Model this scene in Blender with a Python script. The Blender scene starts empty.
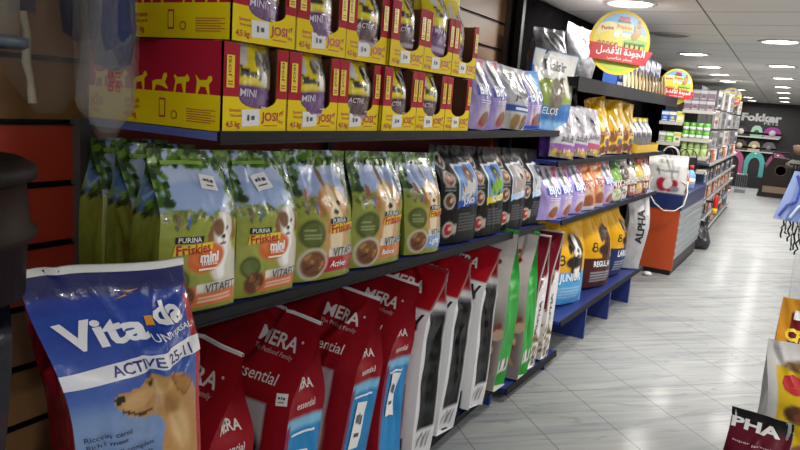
EXPOSURE, WORLD, LAMP_W = 0.43, 1.0, 20.0
import bpy, bmesh, math, random
import numpy as np
from mathutils import Vector, Matrix

# ------------------------------------------------------------------ scene, camera, world, lamps
scene = bpy.context.scene
col = scene.collection
scene.view_settings.view_transform = 'Standard'
scene.view_settings.look = 'None'
scene.view_settings.gamma = 1.0
scene.view_settings.use_curve_mapping = False
scene.view_settings.exposure = EXPOSURE
EYE = 1.5

def camera():
    f = 680.0
    yd = np.array([789 - 400.0, 130 - 225.0, f]); yd /= np.linalg.norm(yd)
    p2 = np.array([789 - 900.0, 130 - 225 - 500 * .075, f])
    up = np.cross(p2, yd); up /= np.linalg.norm(up)
    if up[1] > 0: up = -up
    xd = np.cross(yd, up)
    R = np.array([xd, yd, up])
    cx, cy, cz = R @ [1, 0, 0], R @ [0, -1, 0], R @ [0, 0, -1]
    m = Matrix(((cx[0], cy[0], cz[0], 0), (cx[1], cy[1], cz[1], 0), (cx[2], cy[2], cz[2], EYE), (0, 0, 0, 1)))
    cd = bpy.data.cameras.new('camera')
    cd.sensor_width = 36.0; cd.lens = f / 800 * 36.0; cd.clip_start = .02; cd.clip_end = 200
    co = bpy.data.objects.new('camera', cd); co.matrix_world = m
    col.objects.link(co); scene.camera = co
camera()

w = bpy.data.worlds.new('world'); scene.world = w; w.use_nodes = True
bg = w.node_tree.nodes['Background']
bg.inputs[0].default_value = (.85, .93, 1.0, 1); bg.inputs[1].default_value = WORLD

CEIL = 2.2
LAMPS = [(-.97, 4.5, 1), (-.97, 6.1, 0), (-.97, 7.75, 1), (-.97, 9.4, 1), (-.97, 10.75, 1), (-.97, 12.3, 1), (-.97, 15.0, 1), (-.97, 18.5, 1), (-.97, 20.6, 1),
         (-.97, 1.2, 0),
         (-.17, 1.3, 0), (-.17, 3.9, 1), (-.17, 6.45, 1), (-.18, 8.9, 1), (-.18, 11.0, 1), (-.2, 13.2, 1), (-.2, 15.2, 1), (-.2, 17.6, 1), (-.2, 20.0, 1),
         (1.3, -.6, 1), (1.3, 2.2, 1), (1.3, 5.2, 1), (1.3, 8.0, 1), (1.3, 11.0, 1), (1.3, 14.5, 0), (1.3, 18.5, 0)]  # extra unseen row at the right, added for bounce light on floor and ceiling

# ------------------------------------------------------------------ small helpers
def lin(h):
    if not isinstance(h, str): return tuple(h)
    h = h.lstrip('#'); o = []
    for i in (0, 2, 4):
        c = int(h[i:i + 2], 16) / 255
        o.append(c / 12.92 if c <= .04045 else ((c + .055) / 1.055) ** 2.4)
    return tuple(o)

MATS = {}
def mat(name, color, rough=.5, metal=0., bump=0., bscale=60., var=.0, emit=None, estr=0., trans=0., alpha=1., coat=0., spec=.5):
    if name in MATS: return MATS[name]
    m = bpy.data.materials.new(name); m.use_nodes = True
    nt = m.node_tree; b = nt.nodes['Principled BSDF']
    c = lin(color)
    b.inputs['Base Color'].default_value = (*c, 1)
    b.inputs['Roughness'].default_value = rough; b.inputs['Metallic'].default_value = metal
    b.inputs['Coat Weight'].default_value = coat; b.inputs['Specular IOR Level'].default_value = spec
    if trans: b.inputs['Transmission Weight'].default_value = trans
    if alpha < 1: b.inputs['Alpha'].default_value = alpha
    if emit is not None:
        b.inputs['Emission Color'].default_value = (*lin(emit), 1); b.inputs['Emission Strength'].default_value = estr
    if bump or var:
        tc = nt.nodes.new('ShaderNodeTexCoord'); n = nt.nodes.new('ShaderNodeTexNoise')
        n.inputs['Scale'].default_value = bscale; n.inputs['Detail'].default_value = 4
        nt.links.new(tc.outputs['Object'], n.inputs['Vector'])
        if bump:
            bu = nt.nodes.new('ShaderNodeBump'); bu.inputs['Strength'].default_value = bump; bu.inputs['Distance'].default_value = .01
            nt.links.new(n.outputs['Fac'], bu.inputs['Height']); nt.links.new(bu.outputs['Normal'], b.inputs['Normal'])
        if var:
            mx = nt.nodes.new('ShaderNodeMix'); mx.data_type = 'RGBA'
            mx.inputs[6].default_value = (*[v * (1 - var) for v in c], 1); mx.inputs[7].default_value = (*[min(1, v * (1 + var)) for v in c], 1)
            nt.links.new(n.outputs['Fac'], mx.inputs[0]); nt.links.new(mx.outputs[2], b.inputs['Base Color'])
    MATS[name] = m
    return m

def film(name, rough, bump, bscale, metal=0., coat=0., spec=.5):
    """printed plastic film or paper: base colour is the print held in the colour attribute"""
    if name in MATS: return MATS[name]
    m = mat(name, (1, 1, 1), rough, metal, bump, bscale, coat=coat)
    nt = m.node_tree; b = nt.nodes['Principled BSDF']
    b.inputs['Specular IOR Level'].default_value = spec
    a = nt.nodes.new('ShaderNodeAttribute'); a.attribute_name = 'Col'
    nt.links.new(a.outputs['Color'], b.inputs['Base Color'])
    return m
GLOSS = film('glossy_printed_film', .27, .35, 30., coat=.2)
MATT = film('matt_printed_film', .42, .22, 26., spec=.15)
FOIL = film('foil_film', .4, .4, 30., metal=.4)
def ink(c):
    return mat('ink_' + c.lstrip('#').lower(), c, .33)

class MB:
    """collects geometry for ONE mesh"""
    def __init__(s):
        s.v = []; s.f = []; s.mi = []; s.sm = []; s.c = []; s.mats = []
    def m(s, mt):
        if mt not in s.mats: s.mats.append(mt)
        return s.mats.index(mt)
    def add(s, vs, fs, mt, smooth=False, cols=None):
        k = len(s.v); i = s.m(mt)
        s.v.extend([tuple(p) for p in vs])
        s.c.extend(cols if cols is not None else [(1, 1, 1)] * len(vs))
        for f in fs:
            s.f.append([k + q for q in f]); s.mi.append(i); s.sm.append(smooth)
        return s
    def box(s, x0, x1, y0, y1, z0, z1, mt, M=None):
        vs = [Vector((x, y, z)) for z in (z0, z1) for y in (y0, y1) for x in (x0, x1)]
        if M is not None: vs = [M @ p for p in vs]
        return s.add(vs, [(0, 2, 3, 1), (4, 5, 7, 6), (0, 1, 5, 4), (2, 6, 7, 3), (0, 4, 6, 2), (1, 3, 7, 5)], mt)
    def tube(s, pts, r, mt, n=8, cap=True):
        pts = [Vector(p) for p in pts]; rs = r if isinstance(r, (list, tuple)) else [r] * len(pts)
        vs = []; prev = None
        for i, p in enumerate(pts):
            d = (pts[min(i + 1, len(pts) - 1)] - pts[max(i - 1, 0)]).normalized()
            if prev is None:
                a = d.cross(Vector((0, 0, 1)) if abs(d.z) < .9 else Vector((1, 0, 0))).normalized()
            else:
                a = (prev - d * prev.dot(d)).normalized()
            prev = a; b = d.cross(a)
            vs += [p + (a * math.cos(t) + b * math.sin(t)) * rs[i] for t in [2 * math.pi * k / n for k in range(n)]]
        fs = [(i * n + k, i * n + (k + 1) % n, (i + 1) * n + (k + 1) % n, (i + 1) * n + k) for i in range(len(pts) - 1) for k in range(n)]
        s.add(vs, fs, mt, True)
        if cap:
            s.add(vs[:n], [tuple(range(n))[::-1]], mt); s.add(vs[-n:], [tuple(range(n))], mt)
        return s
    def lathe(s, prof, mt, n=24, c=(0, 0, 0), M=None):
        vs = []
        for r, z in prof:
            vs += [Vector((c[0] + r * math.cos(2 * math.pi * k / n), c[1] + r * math.sin(2 * math.pi * k / n), c[2] + z)) for k in range(n)]
        if M is not None: vs = [M @ p for p in vs]
        fs = [(i * n + k, i * n + (k + 1) % n, (i + 1) * n + (k + 1) % n, (i + 1) * n + k) for i in range(len(prof) - 1) for k in range(n)]
        if prof[0][0] > 1e-6: fs.append(tuple(range(n))[::-1])
        if prof[-1][0] > 1e-6: fs.append(tuple((len(prof) - 1) * n + k for k in range(n)))
        return s.add(vs, fs, mt, True)
    def prism(s, poly, fn, th, mt, mt_side=None):
        """2-D polygon extruded by th: fn(x,y,d) -> point"""
        n = len(poly)
        s.add([fn(x, y, 0) for x, y in poly], [tuple(range(n))], mt)
        s.add([fn(x, y, th) for x, y in poly], [tuple(range(n))[::-1]], mt_side or mt)
        vs = [fn(x, y, d) for d in (0, th) for x, y in poly]
        return s.add(vs, [(k, k + n, (k + 1) % n + n, (k + 1) % n) for k in range(n)], mt_side or mt)
    def prints(s, fn, W, H, prints, lift=.0006):
        """flat prints: fn(x,y,d) with x,y normalised on a W x H panel"""
        for i, p in enumerate(prints):
            vs, fs = p['v'](W, H), p['f']
            s.add([fn(x, y, lift * (1 + .35 * i)) for x, y in vs], fs, ink(p['c']))
        return s
    def mesh(s, name):
        me = bpy.data.meshes.new(name)
        me.from_pydata(s.v, [], s.f)
        for m_ in s.mats: me.materials.append(m_)
        me.polygons.foreach_set('material_index', s.mi)
        me.polygons.foreach_set('use_smooth', s.sm)
        at = me.color_attributes.new('Col', 'FLOAT_COLOR', 'POINT')
        c = np.ones((len(s.v), 4), np.float32); c[:, :3] = np.array(s.c, np.float32)
        at.data.foreach_set('color', c.ravel())
        me.update()
        return me

def link(name, me, parent=None, loc=None, rot=None):
    if isinstance(me, MB): me = me.mesh(name)
    o = bpy.data.objects.new(name, me); col.objects.link(o)
    if parent is not None: o.parent = parent
    if loc is not None: o.location = loc
    if rot is not None: o.rotation_euler = rot
    return o
def tag(o, label, cat, group=None, kind=None):
    o['label'] = label; o['category'] = cat
    if group: o['group'] = group
    if kind: o['kind'] = kind
    return o
def struct(name, me, label=None):
    o = link(name, me); o['kind'] = 'structure'
    if label: o['label'] = label
    return o
def empty(name, loc, rot=(0, 0, 0)):
    o = bpy.data.objects.new(name, None); o.empty_display_size = .05
    o.location = loc; o.rotation_euler = rot; col.objects.link(o)
    return o
def copy_tree(o, parent=None):
    kids = list(o.children)
    c = o.copy(); col.objects.link(c)
    if parent is not None: c.parent = parent
    for k in kids: copy_tree(k, c)
    return c

# ------------------------------------------------------------------ printing: text and flat shapes
TXT = {}
def text_polys(body, bold, shear, spacing=1.0):
    key = (body, bold, shear, spacing)
    if key in TXT: return TXT[key]
    cu = bpy.data.curves.new('t', 'FONT'); cu.body = body; cu.size = 1; cu.offset = bold; cu.shear = shear
    cu.space_character = spacing; cu.resolution_u = 2; cu.fill_mode = 'FRONT'
    o = bpy.data.objects.new('t', cu); col.objects.link(o)
    dg = bpy.context.evaluated_depsgraph_get()
    me = bpy.data.meshes.new_from_object(o.evaluated_get(dg))
    vs = np.array([v.co[:2] for v in me.vertices]) if len(me.vertices) else np.zeros((1, 2))
    fs = [tuple(p.vertices) for p in me.polygons]
    bpy.data.objects.remove(o); bpy.data.curves.remove(cu); bpy.data.meshes.remove(me)
    lo, hi = vs.min(0), vs.max(0)
    TXT[key] = ((vs - (lo + hi) / 2), fs, hi - lo)
    return TXT[key]
def T(body, cx, cy, w, c, rot=0., h=None, bold=.012, shear=0., spacing=1.0):
    """text centred at (cx,cy) normalised, w = its length as a fraction of the panel width, h optional height fraction of the width"""
    vs, fs, sz = text_polys(body, bold, shear, spacing)
    def v(W, H):
        sx = w * W / max(sz[0], 1e-6); sy = (h * W / max(sz[1], 1e-6)) if h else sx
        ca, sa = math.cos(rot), math.sin(rot); p = vs * [sx, sy]
        return [(cx + (a * ca - b * sa) / W, cy + (a * sa + b * ca) / H) for a, b in p]
    return dict(v=v, f=fs, c=c)
def PG(pts, c):
    return dict(v=lambda W, H: list(pts), f=[tuple(range(len(pts)))], c=c)
def RC(x0, y0, x1, y1, c): return PG([(x0, y0), (x1, y0), (x1, y1), (x0, y1)], c)
def EL(cx, cy, rx, ry, c, rot=0., n=20):
    def v(W, H):
        o = []
        for k in range(n):
            a = 2 * math.pi * k / n; p, q = rx * W * math.cos(a), ry * W * math.sin(a)
            o.append((cx + (p * math.cos(rot) - q * math.sin(rot)) / W, cy + (p * math.sin(rot) + q * math.cos(rot)) / H))
        return o
    return dict(v=v, f=[tuple(range(n))], c=c)

# ------------------------------------------------------------------ painting colours over a grid
def vnoise(x, y, seed):
    rs = np.random.RandomState(seed); g = rs.rand(64, 64)
    xi, yi = np.floor(x).astype(int), np.floor(y).astype(int); fx, fy = x - xi, y - yi
    fx, fy = fx * fx * (3 - 2 * fx), fy * fy * (3 - 2 * fy)
    q = lambda a, b: g[a % 64, b % 64]
    return (q(xi, yi) * (1 - fx) + q(xi + 1, yi) * fx) * (1 - fy) + (q(xi, yi + 1) * (1 - fx) + q(xi + 1, yi + 1) * fx) * fy
def sst(a, b, x):
    t = np.clip((x - a) / (b - a), 0, 1); return t * t * (3 - 2 * t)
class Pic:
    def __init__(s, nx, ny, W, H):
        s.nx, s.ny, s.W, s.H = nx, ny, W, H
        s.x, s.y = np.meshgrid(np.linspace(0, 1, nx + 1), np.linspace(0, 1, ny + 1))
        s.c = np.ones((ny + 1, nx + 1, 3))
    def mix(s, m, c):
        m = np.clip(m, 0, 1)[..., None]; s.c = s.c * (1 - m) + np.array(lin(c)) * m; return s
    def fill(s, c): s.c[:] = lin(c); return s
    def grad(s, c0, c1, y0=0., y1=1.):
        t = np.clip((s.y - y0) / (y1 - y0), 0, 1)[..., None]
        m = ((s.y >= min(y0, -9)) & (s.y <= 9))[..., None]
        s.c = np.where(m, np.array(lin(c0)) * (1 - t) + np.array(lin(c1)) * t, s.c); return s
    def rect(s, x0, y0, x1, y1, c, soft=0.):
        e = soft + 1e-4
        return s.mix(sst(x0 - e, x0 + e, s.x) * sst(x1 + e, x1 - e, s.x) * sst(y0 - e, y0 + e, s.y) * sst(y1 + e, y1 - e, s.y), c)
    def ell(s, cx, cy, rx, ry, c, rot=0., soft=.15):
        dx, dy = (s.x - cx), (s.y - cy) * s.H / s.W
        a = (dx * math.cos(rot) + dy * math.sin(rot)) / rx; b = (-dx * math.sin(rot) + dy * math.cos(rot)) / ry
        r = np.sqrt(a * a + b * b)
        return s.mix(sst(1 + soft, 1 - soft, r), c)
    def poly(s, pts, c):
        ins = np.zeros(s.x.shape, bool); n = len(pts)
        for i in range(n):
            (xa, ya), (xb, yb) = pts[i], pts[(i + 1) % n]
            cr = ((ya > s.y) != (yb > s.y)) & (s.x < (xb - xa) * (s.y - ya) / ((yb - ya) or 1e-9) + xa)
            ins ^= cr
        return s.mix(ins.astype(float), c)
    def blobs(s, seed, n, box, r, cols, flat=.6):
        rnd = random.Random(seed)
        for _ in range(n):
            s.ell(rnd.uniform(box[0], box[2]), rnd.uniform(box[1], box[3]), rnd.uniform(*r), rnd.uniform(*r) * flat, rnd.choice(cols), rnd.uniform(0, 3.1))
        return s
    def mottle(s, seed, scale, amt, box=(0, 0, 1, 1), c='#000000'):
        n = vnoise(s.x * scale, s.y * scale * s.H / s.W, seed) * .6 + vnoise(s.x * scale * 2.3, s.y * scale * 2.3 * s.H / s.W, seed + 1) * .4
        m = ((s.x >= box[0]) & (s.x <= box[2]) & (s.y >= box[1]) & (s.y <= box[3]))
        return s.mix(np.where(m, np.clip((n - .35) * 2, 0, 1) * amt, 0), c)
    def lines(s, x0, x1, y0, y1, n, c, seed=0, amt=.8):
        rnd = random.Random(seed); h = (y1 - y0) / n
        for k in range(n):
            s.mix((((s.x > x0) & (s.x < x0 + (x1 - x0) * rnd.uniform(.6, 1)) & (s.y > y0 + h * k) & (s.y < y0 + h * (k + .5))) * amt).astype(float), c)
        return s
def dog(p, cx, cy, s, fur='#b98a55', dark='#6b4526', light='#ead7b8', ear=None, tongue=False):
    """a dog's head, s = half its width"""
    ear = ear or dark
    p.ell(cx, cy - 1.5 * s * p.W / p.H, s * 1.0, s * 1.3, fur)
    p.ell(cx, cy - 1.6 * s * p.W / p.H, s * .5, s * 1.0, light)
    p.ell(cx - s * .85, cy + .1 * s * p.W / p.H, s * .30, s * .70, ear, -.35)
    p.ell(cx + s * .85, cy + .1 * s * p.W / p.H, s * .30, s * .70, ear, .35)
    p.ell(cx, cy + .1 * s * p.W / p.H, s * .8, s * .95, fur)
    p.ell(cx, cy + .3 * s * p.W / p.H, s * .2, s * .7, light)
    p.ell(cx, cy - .45 * s * p.W / p.H, s * .5, s * .48, light)
    p.ell(cx - s * .33, cy + .15 * s * p.W / p.H, s * .13, s * .13, '#120c08'); p.ell(cx + s * .33, cy + .15 * s * p.W / p.H, s * .13, s * .13, '#120c08')
    p.ell(cx, cy - .28 * s * p.W / p.H, s * .2, s * .15, '#0d0a09')
    p.ell(cx, cy - .62 * s * p.W / p.H, s * .28, s * .08, '#3a1a16')
    if tongue: p.ell(cx, cy - .75 * s * p.W / p.H, s * .14, s * .2, '#c8626a')

# ------------------------------------------------------------------ filled bags
def bag(name, W, H, D, front, side=None, prints=(), side_prints=(), nu=40, nv=60, ns=10, full=.45, edge=.8, bulge=.12, base=.9,
        pinch=.03, wr=.004, seed=1, bend=0., tslope=0., seal=.05, mt=None, taper=.05, topn=.06, crush=0., back='#888888', tail=None, wave=0., flare=0.):
    """one gusseted bag: front on -Y, base at z=0.  front/side paint a Pic; prints lie on the film"""
    mt = mt or GLOSS
    rs = np.random.RandomState(seed)
    def wrk(a, b, k):
        r = np.random.RandomState(seed * 17 + k); o = 0
        for i in range(7):
            fx, fy, ph = r.uniform(-9, 9), r.uniform(-14, 14), r.uniform(0, 6.3)
            o = o + np.sin(a * fx + b * fy + ph) / (1 + .12 * abs(fx) + .08 * abs(fy))
        # a few sharp creases, mostly towards the top
        for i in range(9):
            a0, b0, th, ln = r.uniform(-.6, .6) + .5 * W / .2, r.uniform(.25, 1.05) * H / .3, r.uniform(-1.2, 1.2) + 1.57, r.uniform(.15, .5)
            da, db = a - a0, b - b0; q = -da * math.sin(th) + db * math.cos(th); l = da * math.cos(th) + db * math.sin(th)
            o = o + r.choice([-1, 1]) * 4.2 * np.exp(-(q / .045) ** 2 - (l / ln) ** 2) - 1.6 * np.exp(-((q - .08) / .06) ** 2 - (l / ln) ** 2)
        return o * .35
    def dep(t): return D * (base + (1 - base) * sst(0, .15, t)) * (1 - sst(full, 1 - seal, t)) + .004
    def wid(t): return W * (1 - taper * sst(1, .6, t)) * (1 + flare * sst(.72, .97, t))
    def zz(u, t): return H * t + tslope * W * (u - .5) * sst(.4, 1, t)
    def sway(u, t):
        r = np.random.RandomState(seed + 5); a, b = r.uniform(-1, 1, 2)
        return wr * 2.5 * a * np.sin(5 * t + b * 3), bend * H * sst(1 - .38, 1, t) + wave * np.sin(u * 5 + seed) * sst(.7, 1, t)
    def crumple(u, t):
        win = np.clip(np.minimum(u, 1 - u) * 6, 0, 1)
        return wr * wrk(u * W / .2, t * H / .3, 1) * win * (.35 + .65 * (sst(.35, .95, t) + sst(.25, 0, t)))
    def front_s(u, t, sg=-1):
        e = dep(t); ee = e * edge
        b = (e - ee) / 2 + bulge * D * np.sin(np.pi * np.clip(t / (1 - seal), 0, 1)) ** .7
        q = 1 - np.abs(2 * u - 1) ** 2.6
        win = np.clip(np.minimum(u, 1 - u) * 6, 0, 1)
        d = crumple(u, t) * (1 if sg < 0 else sst(.55, .85, t))
        sx, sy = sway(u, t)
        return (u - .5) * wid(t) + sx, sg * (ee / 2 + b * q) - d + sy, zz(u, t)
    def side_s(w_, t, sg=1):
        e = dep(t); ee = e * edge
        p = np.sqrt(np.maximum((D * edge / 2) ** 2 - (ee / 2) ** 2, 0)) * .62 + pinch * D
        tri = 1 - np.abs(2 * w_ - 1)
        win = np.clip(np.minimum(w_, 1 - w_) * 6, 0, 1)
        u = np.full_like(w_, 1. if sg > 0 else 0.)
        uu = u - (1 if sg > 0 else -1) * p * tri / wid(t)
        sx, sy = sway(uu, t)
        d = wr * .8 * wrk(w_ * D / .2, t * H / .3, 3) * win
        return sg * (wid(t) / 2 - p * tri + d) + sx, -ee / 2 + w_ * ee + sy - crumple(uu, t) * sst(.55, .85, t), zz(uu, t)
    mb = MB()
    def grid(fn, nx, ny, pic, flip):
        a, b = np.meshgrid(np.linspace(0, 1, nx + 1), np.linspace(0, 1, ny + 1))
        X, Y, Z = fn(a, b)
        P = np.stack([X, Y, Z], -1)
        vs = P.reshape(-1, 3); cs = pic.c.reshape(-1, 3)
        k = nx + 1
        fs = [((j * k + i), (j * k + i + 1), ((j + 1) * k + i + 1), ((j + 1) * k + i)) for j in range(ny) for i in range(nx)]
        if flip: fs = [f[::-1] for f in fs]
        mb.add(vs, fs, mt, True, cs.tolist())
        return P
    def lay(P, nx, ny, prs, W_, flip):
        du = np.gradient(P, axis=1); dv = np.gradient(P, axis=0)
        N = np.cross(du, dv); N /= np.linalg.norm(N, axis=-1, keepdims=True) + 1e-12
        if flip: N = -N
        def ev(x, y, off):
            gx, gy = min(max(x, 0), 1) * nx, min(max(y, 0), 1) * ny
            i, j = min(int(gx), nx - 1), min(int(gy), ny - 1); fx, fy = gx - i, gy - j
            def L(A): return (A[j, i] * (1 - fx) + A[j, i + 1] * fx) * (1 - fy) + (A[j + 1, i] * (1 - fx) + A[j + 1, i + 1] * fx) * fy
            return L(P) + L(N) * off
        for q, p in enumerate(prs):
            vs, fs = p['v'](W_, H), p['f']
            bm = bmesh.new(); bv = [bm.verts.new((x, y, 0)) for x, y in vs]
            for f in fs:
                try: bm.faces.new([bv[i] for i in f])
                except ValueError: pass
            xs = [v[0] for v in vs]; ys = [v[1] for v in vs]
            for ax, lo, hi, n in ((0, min(xs), max(xs), nx), (1, min(ys), max(ys), ny)):
                st = 1
                for k in range(int(lo * n) + 1, int(hi * n) + 1, st):
                    co = [0, 0, 0]; no = [0, 0, 0]; co[ax] = k / n; no[ax] = 1
                    bmesh.ops.bisect_plane(bm, geom=bm.verts[:] + bm.edges[:] + bm.faces[:], plane_co=co, plane_no=no, dist=1e-7)
            bm.verts.index_update()
            mb.add([ev(v.co.x, v.co.y, .0018 + .0005 * q) for v in bm.verts], [tuple(v.index for v in f.verts) for f in bm.faces], ink(p['c']), True)
            bm.free()
    pf = Pic(nu, nv, W, H); front(pf)
    P = grid(lambda a, b: front_s(a, b, -1), nu, nv, pf, False); lay(P, nu, nv, prints, W, False)
    nv2 = max(12, nv * 2 // 3)
    ps = Pic(ns, nv2, D, H)
    (side or (lambda p: p.fill(back)))(ps)
    Ps = grid(lambda a, b: side_s(a, b, 1), ns, nv2, ps, False); lay(Ps, ns, nv2, side_prints, D, False)
    grid(lambda a, b: side_s(a, b, -1), ns, nv2, ps, True)
    pb = Pic(max(8, nu // 4), max(12, nv // 4), W, H).fill(back)
    grid(lambda a, b: front_s(a, b, 1), max(8, nu // 4), max(12, nv // 4), pb, True)
    # base
    e = dep(np.array(0.)) * edge; ww = float(wid(np.array(0.))) / 2
    mb.add([(-ww, -e / 2, .0), (ww, -e / 2, .0), (ww, e / 2, .0), (-ww, e / 2, .0)], [(3, 2, 1, 0)], mt, False, [tuple(pb.c[0, 0])] * 4)
    me = mb.mesh(name)
    # the sewn or welded strip along the top
    def strip(t0, thick, mt_):
        sb = MB(); n = 24; us = np.linspace(0, 1, n + 1)
        rows = []
        for sg, tt in ((-1, t0), (-1, 1.0), (1, 1.0), (1, t0)):
            X, Y, Z = front_s(us, np.full_like(us, tt), sg)
            rows.append(np.stack([X * 1.006, Y + sg * thick, Z + (.002 if tt == 1 else 0)], -1))
        vs = np.concatenate(rows); k = n + 1
        fs = [(r * k + i, r * k + i + 1, (r + 1) * k + i + 1, (r + 1) * k + i) for r in range(3) for i in range(n)]
        sb.add(vs, fs, mt_, True)
        return sb.mesh('top_seal')
    me_strip = strip
    # a paper tag stuck to the front or the side
    def sticker(cx, cy, w_, h_, where='front', rot=0., mt_=None, marks=True):
        sb = MB(); n = 4; vs = []
        for j in range(n + 1):
            for i in range(n + 1):
                a, b = (i / n - .5) * w_, (j / n - .5) * h_
                a, b = a * math.cos(rot) - b * math.sin(rot), a * math.sin(rot) + b * math.cos(rot)
                if where == 'front':
                    u, t = np.array(cx + a / W), np.array(cy + b / H); q = np.array(front_s(u, t, -1)) + [0, -.004, 0]
                else:
                    u, t = np.array(cx + a / D), np.array(cy + b / H); q = np.array(side_s(u, t, 1)) + [.004, 0, 0]
                vs.append(q.astype(float))
        k = n + 1
        sb.add(vs, [(j * k + i, j * k + i + 1, (j + 1) * k + i + 1, (j + 1) * k + i) for j in range(n) for i in range(n)], mt_ or PAPER, True)
        if marks:
            P_ = np.array(vs).reshape(k, k, 3); nrm = [0, -.0015, 0] if where == 'front' else [.0015, 0, 0]
            for (xa, ya, xb, yb) in ((.2, .55, .38, .72), (.45, .52, .55, .75), (.62, .5, .8, .7), (.25, .25, .75, .33)):
                pp = []
                for x_, y_ in ((xa, ya), (xb, ya), (xb, yb), (xa, yb)):
                    gx, gy = x_ * n, y_ * n; i, j = int(gx), int(gy); fx, fy = gx - i, gy - j
                    pp.append((P_[j, i] * (1 - fx) + P_[j, i + 1] * fx) * (1 - fy) + (P_[j + 1, i] * (1 - fx) + P_[j + 1, i + 1] * fx) * fy + nrm)
                sb.add(pp, [(0, 1, 2, 3)], ink('#4a4a55'))
        return sb.mesh('price_sticker')
    return dict(me=me, strip=me_strip, sticker=sticker, W=W, H=H, D=D, name=name)
PAPER = mat('white_sticker_paper', '#e9e9ea', .55)
WHITE_TAPE = mat('white_sewn_tape', '#dcdcda', .6)

A90 = math.pi / 2
def put(b, loc, rot, label, cat, group=None, name=None, seal=None, stickers=()):
    o = link(name or b['name'], b['me'], None, loc, rot); tag(o, label, cat, group)
    if seal: link('top_seal', b['strip'](*seal), o)
    for s in stickers: link('price_sticker', b['sticker'](*s[0], **s[1]), o)
    return o
# ------------------------------------------------------------------ the room
def floor_material():
    m = bpy.data.materials.new('veined_marble_tiles'); m.use_nodes = True
    nt = m.node_tree; L = nt.links.new; b = nt.nodes['Principled BSDF']
    N = lambda t: nt.nodes.new('ShaderNode' + t)
    tc = N('TexCoord'); mp = N('Mapping'); mp.vector_type = 'POINT'; mp.inputs['Rotation'].default_value = (0, 0, math.radians(-45))
    L(tc.outputs['Object'], mp.inputs['Vector'])          # x runs along the veins, y along the visible joints
    st = N('Mapping'); st.inputs['Scale'].default_value = (.55, 5.5, 1); L(mp.outputs[0], st.inputs['Vector'])
    n1 = N('TexNoise'); n1.inputs['Scale'].default_value = 2.2; n1.inputs['Detail'].default_value = 7; n1.inputs['Distortion'].default_value = .9; L(st.outputs[0], n1.inputs['Vector'])
    r1 = N('ValToRGB'); L(n1.outputs['Fac'], r1.inputs[0]); e = r1.color_ramp.elements
    e[0].position = .3; e[0].color = (*lin('#74787b'), 1); e[1].position = .72; e[1].color = (*lin('#959a9d'), 1)
    k = e.new(.45); k.color = (*lin('#868a8d'), 1); k = e.new(.58); k.color = (*lin('#8f918f'), 1)
    st2 = N('Mapping'); st2.inputs['Scale'].default_value = (.35, 2.6, 1); st2.inputs['Location'].default_value = (3, 7, 0); L(mp.outputs[0], st2.inputs['Vector'])
    n2 = N('TexNoise'); n2.inputs['Scale'].default_value = 2.; n2.inputs['Detail'].default_value = 5; n2.inputs['Distortion'].default_value = 1.4; L(st2.outputs[0], n2.inputs['Vector'])
    # thin dark veins where the noise crosses its middle
    sub = N('Math'); sub.operation = 'SUBTRACT'; sub.inputs[1].default_value = .5; L(n2.outputs['Fac'], sub.inputs[0])
    ab = N('Math'); ab.operation = 'ABSOLUTE'; L(sub.outputs[0], ab.inputs[0])
    r2 = N('ValToRGB'); L(ab.outputs[0], r2.inputs[0]); e = r2.color_ramp.elements
    e[0].position = 0; e[0].color = (.45, .45, .45, 1); e[1].position = .022; e[1].color = (0, 0, 0, 1)
    mx = N('Mix'); mx.data_type = 'RGBA'; L(r2.outputs[0], mx.inputs[0]); L(r1.outputs[0], mx.inputs[6]); mx.inputs[7].default_value = (*lin('#585a5c'), 1)
    br = N('TexBrick'); br.offset = 0.; br.inputs['Scale'].default_value = 1.; br.inputs['Mortar Size'].default_value = .003
    br.inputs['Brick Width'].default_value = .39; br.inputs['Row Height'].default_value = .78; br.inputs['Mortar Smooth'].default_value = .2
    L(mp.outputs[0], br.inputs['Vector'])
    m2 = N('Mix'); m2.data_type = 'RGBA'; L(br.outputs['Fac'], m2.inputs[0]); L(mx.outputs[2], m2.inputs[6]); m2.inputs[7].default_value = (*lin('#5f5c57'), 1)
    L(m2.outputs[2], b.inputs['Base Color'])
    b.inputs['Roughness'].default_value = .5; b.inputs['Specular IOR Level'].default_value = .2; b.inputs['Coat Weight'].default_value = .05; b.inputs['Coat Roughness'].default_value = .13
    bu = N('Bump'); bu.inputs['Strength'].default_value = .12; bu.inputs['Distance'].default_value = .01; L(n1.outputs['Fac'], bu.inputs['Height']); L(bu.outputs[0], b.inputs['Normal'])
    return m
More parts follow.
